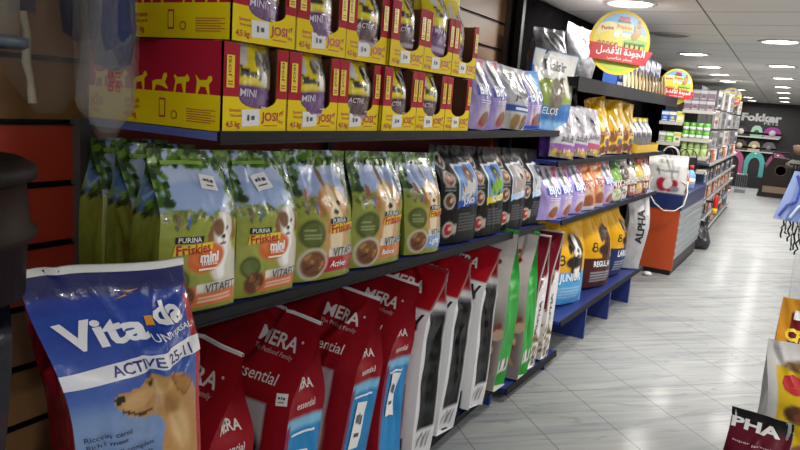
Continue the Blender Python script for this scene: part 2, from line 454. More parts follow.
def ceiling_material():
    m = bpy.data.materials.new('grey_ceiling_panels'); m.use_nodes = True
    nt = m.node_tree; L = nt.links.new; b = nt.nodes['Principled BSDF']; N = lambda t: nt.nodes.new('ShaderNode' + t)
    tc = N('TexCoord'); br = N('TexBrick'); br.offset = 0.; br.inputs['Scale'].default_value = 1.
    br.inputs['Mortar Size'].default_value = .006; br.inputs['Brick Width'].default_value = 2.4; br.inputs['Row Height'].default_value = .62
    mp = N('Mapping'); mp.inputs['Location'].default_value = (.58, .1, 0); L(tc.outputs['Object'], mp.inputs[0]); L(mp.outputs[0], br.inputs['Vector'])
    n = N('TexNoise'); n.inputs['Scale'].default_value = 1.5; L(tc.outputs['Object'], n.inputs['Vector'])
    r = N('ValToRGB'); L(n.outputs['Fac'], r.inputs[0]); r.color_ramp.elements[0].color = (*lin('#e4e1dc'), 1); r.color_ramp.elements[1].color = (*lin('#efede9'), 1)
    mx = N('Mix'); mx.data_type = 'RGBA'; L(br.outputs['Fac'], mx.inputs[0]); L(r.outputs[0], mx.inputs[6]); mx.inputs[7].default_value = (*lin('#4c4946'), 1)
    L(mx.outputs[2], b.inputs['Base Color']); b.inputs['Roughness'].default_value = .55
    return m
FAR = 22.3
struct('floor', MB().add([(-4, -3, 0), (4, -3, 0), (4, FAR + .2, 0), (-4, FAR + .2, 0), (-4, -3, -.1), (4, -3, -.1), (4, FAR + .2, -.1), (-4, FAR + .2, -.1)],
       [(0, 1, 2, 3), (7, 6, 5, 4), (0, 4, 5, 1), (1, 5, 6, 2), (2, 6, 7, 3), (3, 7, 4, 0)], floor_material()))
struct('ceiling', MB().box(-4, 4, -3, FAR + .2, CEIL, CEIL + .1, ceiling_material()))
wallpaint = mat('dark_grey_wall', '#5b5856', .7, bump=.05)
struct('wall_right', MB().box(2.6, 2.7, -3, FAR, 0, CEIL, mat('pale_wall', '#b9b5af', .7)))
struct('wall_back', MB().box(-4, 2.7, FAR, FAR + .1, 0, CEIL, wallpaint))
# left wall: slat boards with black grooves between them
def slat_wall():
    mb = MB(); red = mat('orange_red_slat_board', '#a8331a', .5, bump=.05, bscale=8, var=.06); tan = mat('tan_brown_slat_board', '#76532f', .5, bump=.05, bscale=8, var=.1)
    blk = mat('black_groove_metal', '#161413', .5, .3)
    mb.box(-1.70, -1.60, -.6, 4.02, 0, CEIL, blk)
    zs = [.02 + .1525 * k for k in range(15)]
    for z in zs:
        top = min(z + .14, CEIL)
        if top - z > .01: mb.box(-1.60, -1.575, -.6, 4.02, z, top, tan if z > 1.36 or z < .9 else red)
        mb.box(-1.60, -1.568, -.6, 4.02, z + .1385, z + .1405, blk)
    return mb
struct('wall_left', slat_wall())
struct('wall_left_far', MB().box(-1.75, -1.65, 4.02, FAR, 0, CEIL, mat('black_back_board', '#100f10', .9, spec=.0)))

def lamp_set():
    on = mat('lit_lamp_glass', '#ffffff', .4, emit='#fffaf2', estr=14.)
    off = mat('unlit_lamp_glass', '#8d8a86', .4); ring = mat('lamp_ring_metal', '#c9c7c4', .35, .3)
    for i, (x, y, lit) in enumerate(LAMPS):
        side = 'left' if x < -.5 else 'right' if x < .5 else 'next'  # 'next' is the added fill row, out of view
        o = empty('ceiling_lamp', (x, y, CEIL))
        nth = ['nearest', 'second', 'third', 'fourth', 'fifth', 'sixth', 'seventh', 'eighth', 'ninth', 'tenth']
        tag(o, '', 'ceiling lamp', 'round ceiling downlights')
        link('ring', MB().lathe([(.135, 0), (.135, -.012), (.165, -.006), (.168, 0)], ring, 28), o)
        link('diffuser', MB().lathe([(.0, -.008), (.10, -.008), (.134, -.004)], on if lit else off, 28), o)
        o['_s'] = side
        if lit:
            ld = bpy.data.lights.new('lamp_light', 'AREA'); ld.shape = 'DISK'; ld.size = .26; ld.energy = LAMP_W; ld.color = (1, .965, .91)
            lo = bpy.data.objects.new('lamp_light', ld); lo.location = (0, 0, -.02); lo.parent = o; col.objects.link(lo)
    ordn = ['nearest', 'second nearest', 'third nearest', 'fourth nearest', 'fifth nearest', 'sixth nearest', 'seventh nearest', 'eighth nearest', 'farthest', 'tenth']
    for k, o in enumerate(sorted([o for o in bpy.data.objects if o.get('_s') == 'next'], key=lambda o: o.location.y)):
        o['label'] = f"{'lit' if any(q.name.startswith('lamp_light') for q in o.children) else 'unlit'} round fill lamp added out of view to the right, {ordn[k]} of its row"; del o['_s']
    for side in ('left', 'right'):
        los = sorted([o for o in bpy.data.objects if o.get('_s') == side], key=lambda o: o.location.y)
        vis = [o for o in los if o.location.y > 4.2]
        for o in los:
            lit = any(k.name.startswith('lamp_light') for k in o.children)
            if o in vis:
                k = vis.index(o)
                o['label'] = f"{'lit' if lit else 'unlit dark'} round ceiling lamp, {ordn[k]} of the {'row over the shelf fronts' if side == 'left' else 'row at the right over the aisle'}"
            else:
                o['label'] = f"round ceiling lamp {'over the aisle' if side == 'right' else 'over the shelves'} out of view {'at the camera' if o.location.y < 2 else 'ahead of the camera'}"
            del o['_s']
lamp_set()

# ------------------------------------------------------------------ shelving
NAVY = mat('navy_blue_shelf_steel', '#27367c', .4, .1, bump=.03)
EDGE = mat('charcoal_shelf_rail', '#191a1e', .6, .0, bump=.1, bscale=40, var=.2, spec=.2)
LILAC = mat('pale_blue_shelf_top', '#5a67a8', .4, .1)
BLK = mat('black_steel', '#17171a', .5, .3)
def shelf(parent, x0, x1, z0, z1, depth=.47, th=.018, top=NAVY, rail=.026):
    """a board from local x0..x1, front edge on local y=0, back at +depth; may slope from z0 to z1"""
    L_ = x1 - x0; ang = math.atan2(z1 - z0, L_)
    M = Matrix.Translation((x0, 0, z0)) @ Matrix.Rotation(-ang, 4, 'Y')
    o = link('shelf', MB().box(0, L_, .004, depth, -th, 0, top, M), parent)
    link('price_rail', MB().box(0, L_, -.006, .004, -rail, .004, EDGE, M).box(0, L_, -.009, -.006, -rail, -rail + .006, EDGE, M), o)
    return o
bay1 = empty('shelving_unit', (-1.10, 0, 0), (0, 0, A90))
tag(bay1, 'near wall shelving unit of three dark blue shelves under yellow and red trays', 'shelf unit')
shelf(bay1, .42, 3.2, .12, .12)
shelf(bay1, .93, 3.66, .9928, .885)
shelf(bay1, 1.13, 3.92, 1.40, 1.40, top=LILAC)
for y in (1.125, 2.2, 3.99):
    link('upright', MB().box(y - .02, y + .02, .445, .485, 0, CEIL if y > 3 else 1.40, mat('grey_slotted_steel', '#55504c', .5, .2)), bay1)
for y in (.45, 1.3, 2.25, 3.13):
    link('foot', MB().box(y - .012, y + .012, .02, .45, 0, .09, NAVY), bay1)

S2 = math.atan2(.052, 1)
bay2 = empty('shelving_unit', (-1.04, 3.77, 0), (0, 0, A90 - S2))
tag(bay2, 'second wall shelving unit, angled, on blue plate feet with yellow dog food sacks', 'shelf unit')
shelf(bay2, .20, 2.3, .25, .25)
shelf(bay2, -.56, .19, .07, .07, depth=.44, th=.02, rail=.03)
shelf(bay2, .0, 2.4, .90, .90, top=LILAC)
shelf(bay2, -.18, 2.5, 1.24, 1.24, depth=.45)
shelf(bay2, .0, 2.75, 1.70, 1.70, top=BLK, rail=.075, th=.05)
for s in (.02, .75, 1.33, 1.93):
    link('foot', MB().box(s - .012, s + .012, .0, .43, 0, .05 if s < .1 else .215, NAVY), bay2)
link('back_panel', MB().box(.18, 2.78, .48, .50, .25, CEIL - .01, mat('black_back_board', '#100f10', .9, spec=.0)), bay2)
for s in (.2, 2.72):
    link('upright', MB().box(s - .02, s + .02, .44, .48, 0, CEIL - .01, BLK), bay2)
def b2(s, d, z=0):
    """a point on the second unit: s along its front, d in from the front edge"""
    c, n = math.cos(S2), math.sin(S2)
    return (-1.04 + s * n - d * c, 3.77 + s * c + d * n, z)
R2 = A90 - S2
# ------------------------------------------------------------------ yellow and red display trays with pouches
TW, TH, TD = .228, .199, .455
CRIM, YEL = '#b31c34', '#f2d40c'
DOGS = [
 [(0, 0), (.12, 0), (.2, .45), (.5, .5), (.62, 0), (.74, 0), (.78, .6), (.95, .62), (.98, .8), (.84, 1.0), (.7, .85), (.25, .8), (.05, .95), (.02, .85), (.12, .6)],
 [(.02, 0), (.12, 0), (.3, .4), (.6, .4), (.75, 0), (.86, 0), (.8, .55), (1, .75), (.95, .95), (.78, .95), (.66, .75), (.25, .72), (.0, 1.0), (.08, .65)],
 [(.1, 0), (.2, 0), (.28, .4), (.62, .45), (.7, 0), (.8, 0), (.82, .65), (1.0, .8), (.92, 1.0), (.8, 1.0), (.7, .8), (.22, .65), (.05, .5)],
 [(0, .0), (.1, 0), (.25, .35), (.6, .3), (.95, .15), (1.0, .22), (.8, .5), (.95, .85), (.88, 1.0), (.72, .95), (.6, .62), (.22, .6), (-.02, .5)],
]
def dog_shape(k, x, y, w, W, H, c):
    return PG([(x + p * w, y + q * w * W / H * .85) for p, q in DOGS[k % 4]], c)
def tray_mesh():
    mb = MB(); red = mat('crimson_carton', CRIM, .6, spec=.15); yel = mat('yellow_carton', YEL, .6, spec=.15); kr = mat('brown_carton_inside', '#7a4a30', .8)
    W, H, D = TW, TH, TD; t = .004
    F = lambda x, y, d: ((x - .5) * W, -D / 2 - d, y * H)
    arc = [(.53 + .29 * math.cos(a), .40 + .125 * math.sin(a)) for a in np.linspace(math.pi, 2 * math.pi, 12)]
    mb.prism([(0, 0), (1, 0), (1, .40)] + arc[::-1] + [(0, .40)], F, -t, yel, kr)
    mb.prism([(0, .40), (.24, .40), (.24, .99), (0, 1)], F, -t, red, kr)
    mb.prism([(.82, .40), (1, .40), (1, 1), (.82, .99)], F, -t, red, kr)
    for sg in (-1, 1):
        S = (lambda x, y, d: (-W / 2 - d, D / 2 - x * D, y * H)) if sg < 0 else (lambda x, y, d: (W / 2 + d, -D / 2 + x * D, y * H))
        mb.prism([(0, 0), (1, 0), (1, .40), (0, .40)], S, -t, yel, kr)
        mb.prism([(0, .40), (1, .40), (1, 1), (0, 1)], S, -t, red, kr)
        pr = [dog_shape(k, .05 + .155 * k, .395, .115, D, H, YEL) for k in range(6)]
        pr += [T('JOSI', .0 + .07, .2, .1, CRIM, h=.06), T('dog', .07, .10, .05, CRIM), dog_shape(1, .055, .25, .035, D, H, CRIM),
               T('Sparpack', .36, .26, .12, CRIM), T('Value pack', .36, .19, .12, CRIM), T('4,5 kg', .345, .09, .1, CRIM)]
        pr += [RC(.57, .1, .615, .32, CRIM), RC(.576, .12, .609, .30, YEL), EL(.68, .14, .022, .022, CRIM), EL(.68, .14, .016, .016, YEL)]
        pr += [RC(.77, .08 + .028 * k, .77 + (.2 if k % 2 else .17), .088 + .028 * k, CRIM) for k in range(6)]
        mb.prints(S, D, H, pr)
    mb.box(-W / 2 + t, W / 2 - t, D / 2 - t, D / 2, 0, H, kr)
    mb.box(-W / 2 + t, W / 2 - t, -D / 2 + t, D / 2 - t, 0, t, kr)
    pr = [T('JOSI', .72, .165, .27, CRIM, h=.125, bold=.03), T('dog', .9, .12, .075, CRIM), dog_shape(2, .87, .19, .075, W, H, CRIM),
          T('Sparpack', .19, .245, .17, CRIM), T('Value pack', .2, .185, .18, CRIM), T('4,5 kg', .16, .08, .2, CRIM, bold=.02), RC(.62, .07, .84, .08, CRIM)]
    for x in (.05, .855):
        pr += [RC(x, .50, x + .11, .86, '#f2d21a')] + [RC(x + .02, .53 + .03 * k, x + .09, .545 + .03 * k, CRIM) for k in range(2)]
        pr += [T('JOSI', x + .05, .73, .2, '#7a1526', rot=A90, h=.05)]
    mb.prints(F, W, H, pr)
    # folded top flap on the left side
    mb.add([(-W / 2, D / 2, H), (-W / 2, -D * .1, H), (-W / 2 - .02, -D * .02, H - .008), (-W / 2 - .02, D / 2, H - .008)], [(0, 1, 2, 3), (3, 2, 1, 0)], red)
    return mb.mesh('display_tray')
def tray_sticker():
    mb = MB(); F = lambda x, y, d: ((x - .5) * TW, -TD / 2 - d, y * TH)
    mb.prism([(.29, .06), (.55, .075), (.545, .27), (.285, .255)], F, .002, PAPER)
    mb.add([F(a, b, .003) for a, b in ((.36, .13), (.39, .13), (.39, .2), (.36, .2))] + [F(a, b, .003) for a, b in ((.42, .14), (.47, .14), (.47, .19), (.42, .19))], [(0, 1, 2, 3), (4, 5, 6, 7)], ink('#4a4a55'))
    return mb.mesh('price_sticker')
TRAY, TSTICK = tray_mesh(), tray_sticker()

def josi_front(low, dogc, dogd):
    def fn(p):
        p.fill('#e9d21c'); p.ell(.5, .93, .75, .28, '#f2dd28')
        p.poly([(.25, .80), (.45, .88), (.35, .6), (.15, .62)], '#d9d9d6'); p.poly([(.55, .55), (.9, .88), (.95, .6), (.7, .42)], '#b9b8b2')
        dog(p, .66, .66, .15, dogc, dogd, '#dcdad4'); p.poly([(.2, .60), (.6, .50), (.55, .44), (.25, .5)], '#2a2a26'); p.rect(.2, .405, .6, .42, '#8a7a1a')
        p.poly([(0, .44), (.45, .50), (.75, .38), (1, .45), (1, .36), (0, .36)], '#f0dc1e')
        p.rect(0, 0, 1, .38, low); p.ell(.5, .3, .75, .14, low); p.mottle(4, 9, .15, (0, 0, 1, .4), '#ffffff')
        p.lines(.12, .9, .1, .2, 3, '#cbb6cf')
    return fn
def josi_pouch(low, dogc, dogd, word, seed, H=.235):
    return bag('dog_food_pouch', .19, H, .075, josi_front(low, dogc, dogd), lambda p: p.fill(low).rect(0, .45, 1, 1, '#e9d21c'),
               [T(word, .36, .33, .25 if word == 'MINI' else .34, '#e3d6e8', bold=.015), RC(.6, .20, .9, .212, '#d9cbe0')], nu=28, nv=36, ns=6, full=.5, edge=.45, bulge=.25, seed=seed, wr=.004, back='#e9d21c')
PURP, MARO = '#5d1d72', '#471823'
POUCH = [josi_pouch(PURP, '#9a958b', '#6d675e', 'MINI', 3), josi_pouch(PURP, '#b8b3a8', '#57524a', 'MINI', 5), josi_pouch(MARO, '#2b2928', '#121110', 'ACTIVE', 7), josi_pouch(MARO, '#38332e', '#151312', 'ACTIVE', 9),
         josi_pouch(PURP, '#9a958b', '#6d675e', 'MINI', 13, .30)]
def josi_row(z, y0, ups, kinds, row, nm):
    ordn = ['first', 'second', 'third', 'fourth', 'fifth', 'sixth']
    for i in range(6):
        y = y0 + .2305 * i
        x = -1.105 - TD / 2 - (.004 * ((i * 7) % 3))
        t = link('display_tray', TRAY, None, (x, y + TW / 2, z), (0, 0, A90 + (.0, .01, -.008, .006, -.01, .008)[i]))
        tag(t, f"red and yellow cardboard tray, {ordn[i]} from the left in the {row} tray row", 'display tray', f'cardboard trays of the {row} row')
        link('price_sticker', TSTICK, t)
        for j, (k, up, dy, dep) in enumerate(kinds[i]):
            b = POUCH[k]
            o = link('dog_food_pouch', b['me'], None, (-1.155 - dep, y + TW / 2 + dy, z + .008 + up), (-.06, (.05, -.06, .03, -.03, .06, .1)[i] * (1 if j == 0 else -1), A90))
            clr = 'yellow and purple' if k in (0, 1, 4) else 'yellow and dark maroon'
            tag(o, f"{clr} pouch {'' if j == 0 else 'at the back '}in the {ordn[i]} tray of the {row} tray row", 'dog food pouch', 'pouches inside the cardboard trays')
josi_row(1.402, 1.142, 0, [[(0, 0, 0, 0)], [(1, 0, .01, 0)], [(2, 0, 0, 0)], [(3, 0, 0, 0)], [(2, 0, -.01, 0)], [(0, -.0, -.045, .08)]], 'lower', 0)
josi_row(1.606, 1.165, 0, [[(0, 0, 0, 0)], [(1, 0, .0, 0)], [(2, .01, 0, 0)], [(3, .03, 0, 0)], [(4, .03, 0, 0), (4, .04, .0, .1)], [(4, .0, -.04, .02)]], 'upper', 0)
# ------------------------------------------------------------------ green 'garden' bags on the middle shelf
def mid_z(y): return 1.005 - .0395 * (y - .62)
LEAF = ['#2c4a14', '#3d611b', '#557d22', '#1f3510', '#6d9432']
def garden(p, warm=False):
    p.fill('#8aa63a'); p.grad('#8e9632', '#b3b45a', 0, .6)
    p.rect(0, .6, 1, 1, '#8fa6d6'); p.ell(.5, .84, .4, .3, '#b7c5e4'); p.ell(.45, .72, .5, .15, '#9fb3dd')
    p.ell(.5, .50, .75, .16, '#a0a640'); p.ell(.15, .5, .5, .22, '#9aa23a')
    p.blobs(11, 40, (0, .585, 1, .635), (.03, .06), ['#66782c', '#858f3a', '#4d5f20'])
    p.blobs(12, 70, (0, .9, 1, 1.), (.03, .08), LEAF); p.blobs(13, 46, (.0, .66, .13, 1.), (.03, .07), LEAF); p.blobs(14, 56, (.82, .6, 1., 1.), (.03, .07), LEAF)
    p.mottle(5, 14, .18, (0, 0, 1, .6), '#3f5a12')
    # two small children running on the lawn
    for x, c in ((.16, '#8a6a5a'), (.27, '#3f6ea8')):
        p.ell(x, .575, .022, .05, c); p.ell(x, .612, .016, .018, '#8b6a50'); p.ell(x - .02, .54, .012, .03, '#4b4a55', .4)
def friskies_mini(p):
    garden(p)
    dog(p, .72, .50, .19, '#e6e0d6', '#6d4a2c', '#ffffff', '#8a5c36')
    p.ell(.9, .25, .14, .22, '#d8d2c4'); p.ell(.64, .53, .08, .1, '#7a5232', .4)
    p.ell(.5, .345, .245, .15, '#d9692a', .15); p.ell(.47, .36, .18, .1, '#e37a35')
    p.ell(.17, .215, .12, .12, '#39471c'); p.ell(.17, .215, .095, .095, '#66743a')
    p.rect(.16, .03, .98, .17, '#d9703a'); p.rect(.38, .125, .98, .18, '#e9e6dc'); p.ell(.24, .10, .13, .13, '#6a3a20'); p.blobs(3, 12, (.16, .06, .32, .14), (.02, .04), ['#8a5a32', '#a8794a', '#54301a'])
    p.lines(.42, .95, .05, .11, 2, '#f2d8c2')
def friskies_active(band):
    def fn(p):
        garden(p)
        dog(p, .54, .58, .22, '#c79a5c', '#8a5a2c', '#ecd9b4', '#a8733a', True)
        p.ell(.48, .80, .03, .11, '#8a6a4a', .1)
        p.ell(.2, .37, .155, .155, '#3c4a18'); p.ell(.2, .37, .125, .125, '#5c6a2a'); p.lines(.1, .3, .33, .42, 4, '#a9b27a')
        p.ell(.2, .66, .035, .06, '#a0524a'); p.ell(.2, .70, .022, .022, '#8b6a50'); p.ell(.9, .68, .035, .06, '#9a4a3a'); p.ell(.9, .72, .02, .02, '#8b6a50')
        p.rect(.12, .06, 1, .2, band); p.rect(.42, .185, 1, .25, '#e9e6dc'); p.ell(.22, .135, .18, .17, '#e9e4d8'); p.ell(.22, .135, .16, .15, '#7a4a28')
        p.blobs(9, 22, (.1, .07, .34, .2), (.02, .045), ['#8a5a32', '#b5854a', '#54301a', '#6d3f20'])
    return fn
def friskies_side(p):
    p.fill('#76862c'); p.grad('#6b7a28', '#8a9a38', 0, .6)
    p.mottle(3, 8, .3, (0, 0, 1, .62), '#3a440f'); p.lines(.2, .85, .12, .58, 26, '#7a8738', 4, .35)
    p.rect(0, 0, .12, .66, '#8a9a35', .05); p.rect(0, .62, 1, 1, '#54709f'); p.blobs(4, 20, (0, .80, 1, 1), (.08, .22), LEAF, 1.); p.blobs(5, 16, (0, .6, 1, .68), (.06, .16), LEAF)
def fris_prints(word, bandword, px=.3, mini=True):
    o = [RC(px - .17, .445, px + .13, .485, '#14141a'), T('PURINA', px - .02, .465, .24, '#efefef')]
    o += [PG([(px - .19, .37), (px + .25, .40), (px + .26, .445), (px - .17, .435)], '#f0cf2a'), T('Friskies', px + .03, .41, .38, '#b8202a', rot=.06, bold=.03, h=.1)]
    if mini:
        o += [T('mini', .52, .355, .24, '#ffffff', bold=.04), T('menu', .52, .315, .2, '#ffffff'), RC(.38, .272, .62, .284, '#fff2e0')]
    o += [T(bandword, .7, .152 if mini else .218, .46, '#3a3a44')]
    if word: o += [T(word, .58, .125, .26, '#ffffff', shear=.2)]
    o += [RC(.12, .90, .62, .925, '#87a748')] if mini else [EL(.36 + .09 * k, .905, .035, .03, '#5c7a2c', n=12) for k in range(4)]
    return o
FM = bag('dog_food_bag', .222, .365, .125, friskies_mini, friskies_side, fris_prints('', 'VITAFIT', .3), nu=54, nv=80, full=.56, edge=.80, bulge=.14, wr=.005, seed=21, topn=.05, back='#6b7f28')
FM2 = bag('dog_food_bag', .222, .365, .125, friskies_mini, friskies_side, fris_prints('', 'VITAFIT', .3), nu=54, nv=80, full=.54, edge=.80, bulge=.14, wr=.006, seed=33, topn=.05, back='#6b7f28')
FA = bag('dog_food_bag', .268, .37, .13, friskies_active('#b3262c'), friskies_side, fris_prints('Active', 'VITAFIT', .6, False), nu=54, nv=80, full=.5, edge=.62, bulge=.15, wr=.005, seed=41, back='#6b7f28')
FB = bag('dog_food_bag', .285, .37, .13, friskies_active('#cf7a3c'), friskies_side, fris_prints('Balance', 'VITAFIT', .6, False), nu=54, nv=80, full=.5, edge=.62, bulge=.15, wr=.005, seed=47, back='#6b7f28')
FL = bag('dog_food_bag', .25, .37, .13, friskies_active('#7fa3d8'), friskies_side, fris_prints('Light', 'VITAFIT', .6, False), nu=54, nv=80, full=.55, edge=.62, bulge=.15, wr=.005, seed=52, back='#6b7f28')
GF = 'green dog food bags on the middle shelf'
LEAN = -.055
def fr(b, y, d, label, rz=0., rx=LEAN, st=()):
    return put(b, (-1.10 - b['D'] / 2 - d, y + .035, mid_z(y + .035) + .006), (rx, .036, A90 - .10 + rz), label, 'dog food bag', GF, stickers=st)
fr(FM, 1.066, 0, 'green bag with orange circle and terrier, leftmost front bag of the middle shelf', st=[((.62, .80, .05, .032), dict(rot=-.15))])
fr(FM2, 1.11, .145, 'green bag directly behind the leftmost front green bag, only its side showing')
fr(FM, 1.145, .29, 'green bag at the back of the leftmost stack, nearest the wall post')
fr(FM2, 1.295, .0, 'green bag with orange circle and terrier, second front bag from the left', st=[((.45, .79, .055, .038), dict(rot=.2))])
fr(FA, 1.555, .0, 'green dog food bag with retriever and dark red band at its base')
fr(FB, 1.865, .0, 'green dog food bag with retriever and orange band at its base', st=[((.86, .72, .035, .05), dict(rot=.1))])
fr(FL, 2.185, .0, 'green bag with pale blue band at its base, last before the black bags', rz=.0)

# ------------------------------------------------------------------ black bags with pictures
def black_front(sky, c1, c2, band):
    def fn(p):
        p.fill('#141416'); p.poly([(.34, .38), (.97, .42), (.98, .84), (.36, .80)], '#e4e4e8'); p.poly([(.37, .40), (.945, .435), (.955, .82), (.385, .78)], sky)
        p.ell(.70, .68, .15, .14, c1); p.ell(.60, .55, .17, .12, c2); p.ell(.78, .58, .13, .1, c2, .4); p.ell(.73, .66, .06, .05, '#3a241a'); p.blobs(7, 9, (.42, .45, .9, .75), (.03, .07), [c1, c2, sky])
        p.poly([(.34, .365), (.96, .405), (.96, .48), (.34, .44)], band)
        p.lines(.36, .9, .1, .33, 7, '#6d6d72', 5, .6)
        for y, c in ((.84, '#2a2624'), (.66, '#8a5a48'), (.44, '#6b4434'), (.15, '#a02a34')):
            p.ell(.16, y, .105, .10, '#c9c4bc', .3, .12); p.ell(.16, y, .085, .08, c, .3, .12); p.ell(.19, y + .01, .04, .03, '#d9a890', .3)
        p.rect(.24, .1, .33, .2, '#a8a49a'); p.lines(.06, .28, .54, .6, 2, '#8f8f92', 2)
    return fn
def black_side(p):
    p.fill('#19191c'); p.mottle(8, 6, .25, c='#34343a')
    for y, c in ((.80, '#2a2624'), (.60, '#6b4a3a'), (.38, '#7a4a3c'), (.14, '#a02a34')):
        p.ell(.45, y, .24, .26, '#d9d4cc', .2); p.ell(.45, y, .19, .2, c, .2)
    p.rect(.66, .08, .88, .2, '#cfcabd'); p.lines(.1, .9, .26, .31, 2, '#8f8f92', 2)
KB = 'black picture bags on the middle shelf'
BK = [black_front('#5d8fd0', '#7a4a34', '#c9c6c2', '#2f55b0'), black_front('#4f86c8', '#23252b', '#7fae3c', '#d3c22c'), black_front('#8b9098', '#cfc6be', '#a89a92', '#9fc0e4'), black_front('#9aa2ac', '#4a4a50', '#c4c4c8', '#a9c8ea')]
for i, (y, lb, wd) in enumerate(((2.585, 'blue band and brown puppy picture', 'JUNIOR'), (2.90, 'yellow band and black dog picture', 'ADULT'), (3.215, 'pale blue band and light dog picture', 'LIGHT'), (3.53, 'pale blue band, grey dog picture, last before lilac bags', 'LIGHT'))):
    b = bag('black_bag', .32, .40, .15, BK[i], black_side, [T(wd, .64, .425, .36, '#f2f2f4', rot=.05, bold=.02)], nu=50, nv=60, ns=12, full=.6, edge=.8, bulge=.06, wr=.004, seed=60 + i, mt=MATT, back='#19191c')
    put(b, (-1.12 - .075, y - .02, mid_z(y) + .008), (-.05, .036, A90 - .1), f'black dog food bag with {lb}', 'dog food bag', KB)

# ------------------------------------------------------------------ tall sacks on the bottom shelf, stood like books
SK = 'tall sacks standing on the bottom shelf'
def mera_front(kind):
    def fn(p):
        p.fill('#8f1420'); p.mottle(2, 5, .12, c='#5a0a12')
        p.rect(-.1, -.1, .82, .66, '#b9bcc0')
        if kind == 'dog': p.ell(.45, .22, .35, .45, '#26272b'); p.ell(.62, .46, .2, .22, '#1d1e22'); p.mottle(6, 9, .3, (0, 0, .8, .58), '#6d6f74')
        else: p.rect(-.1, -.1, .82, .30, '#7f8d45', .05); p.ell(.6, .42, .2, .4, '#e4e0d8', .2); p.ell(.3, .55, .3, .15, '#c8ccd2'); p.mottle(6, 9, .3, (0, 0, .8, .3), '#4f6020')
    return fn
def mera_side(p):
    p.fill('#8a1320'); p.rect(0, 0, 1, .62, '#2f86c0'); p.rect(0, .58, 1, .62, '#7db6da'); p.rect(0, 0, .1, .6, '#8a1320')
    p.mottle(4, 4, .25, (0, 0, 1, .5), '#1f5a92')
def mera(seed, kind):
    return bag('dog_food_sack', .42, .765, .19, mera_front(kind), mera_side,
        [T('MERA', .70, .885, .34, '#dcd6d4', bold=.02), EL(.895, .903, .01, .01, '#d9c9c9', n=10), T('The Petfood Family', .70, .835, .34, '#c09a9c'), T('essential', .66, .755, .36, '#e4dddb', bold=.004)],
        [T('MERA', .5, .745, .55, '#d9d3d1', bold=.02), T('essential', .5, .67, .55, '#d9cccc'), RC(.15, .55, .8, .56, '#dfeaf2')],
        nu=46, nv=70, ns=14, full=.66, edge=.86, bulge=.05, wr=.008, seed=seed, tslope=-.10, mt=MATT, back='#8f1420', taper=.03, seal=.04)
def bw_front(p):
    p.fill('#dcdcde'); p.rect(0, .78, 1, 1, '#a3141f'); p.poly([(0, 0), (.90, 0), (.86, .5), (.93, .72), (0, .76)], '#202125'); p.mottle(9, 8, .4, (0, 0, .8, .74), '#0f1012'); p.ell(.5, .5, .2, .25, '#55565c')
def bw_side(p):
    p.fill('#d2d2d6'); p.rect(0, .82, 1, 1, '#a3141f', .01); p.rect(.16, .15, .95, .78, '#0d0d0f'); p.mottle(7, 5, .35, (.24, .15, .92, .74), '#242529'); p.lines(.3, .88, .2, .7, 18, '#3c3e44', 3, .4)
    for k in range(6): p.rect(.42 + .07 * k, .035, .455 + .07 * k + (.012 if k % 2 else 0), .11, '#6b6b70')
    p.rect(.3, .74, .95, .78, '#6b6d72')
def bw(seed):
    return bag('dog_food_sack', .42, .765, .215, bw_front, bw_side, [T('MERA', .62, .88, .4, '#e6e2e0', bold=.02), T('V', .9, .72, .12, '#1b1b1d', bold=.03)], [T('MERA', .5, .87, .5, '#e0c9c9')],
        nu=46, nv=70, ns=20, full=.70, edge=.88, bulge=.05, wr=.007, seed=seed, tslope=-.10, mt=MATT, back='#cfcfd2', taper=.03, seal=.04)
def gr_front(p):
    p.fill('#c9c2bd'); p.rect(0, 0, 1, .5, '#7a6a62', .1); p.blobs(8, 30, (.2, .06, .95, .46), (.05, .12), ['#a8563f', '#8a4636', '#c98a6a', '#5d4038', '#d6b296']); p.rect(0, 0, 1, .1, '#8d8680')
    p.mottle(3, 6, .15, c='#8b8480')
def gr_side(p):
    p.fill('#2f9a3c'); p.mottle(4, 4, .25, c='#176a24'); p.rect(.2, .1, .85, .19, '#dfe0dc')
    for k in range(6): p.rect(.26 + .09 * k, .11, .30 + .09 * k, .18, '#55565a')
    p.lines(.25, .8, .55, .85, 10, '#8fca90', 2, .5); p.lines(.2, .85, .25, .5, 12, '#7fbf82', 2, .35)
def gr(seed):
    pr = []
    for a in np.linspace(0, 2 * math.pi, 7)[:-1]: pr.append(EL(.72 + .11 * math.cos(a), .80 + .062 * math.sin(a), .03, .03, '#b01c28', n=12))
    pr += [EL(.72, .80, .085, .085, '#b01c28'), EL(.72, .80, .055, .055, '#d8d2cd'), RC(.66, .71, .78, .725, '#1c1c1e'), T('i', .72, .80, .03, '#b01c28', h=.08)]
    return bag('dog_food_sack', .40, .80, .19, gr_front, gr_side, pr, nu=46, nv=70, ns=14, full=.62, edge=.86, bulge=.06, wr=.009, seed=seed, tslope=-.02, mt=MATT, back='#c9c2bd', taper=.03, seal=.04)
def al_front(p):
    p.fill('#d9d6d4'); p.poly([(.3, .45), (1, .38), (1, 1), (.2, 1), (0, .8)], '#6d1526'); p.rect(0, 0, 1, .3, '#c9c4ba'); p.blobs(5, 60, (0, .02, 1, .28), (.02, .04), ['#7a6a40', '#5d4d2a', '#8d7c50', '#463a20'])
def al_side(p):
    p.fill('#dad8d8'); p.poly([(0, .58), (1, .72), (1, 1), (0, 1)], '#6d1526'); p.rect(0, .93, 1, 1, '#e6e4e4'); p.blobs(6, 50, (0, .03, 1, .27), (.05, .09), ['#7a6a40', '#5d4d2a', '#463a20'], 1.)
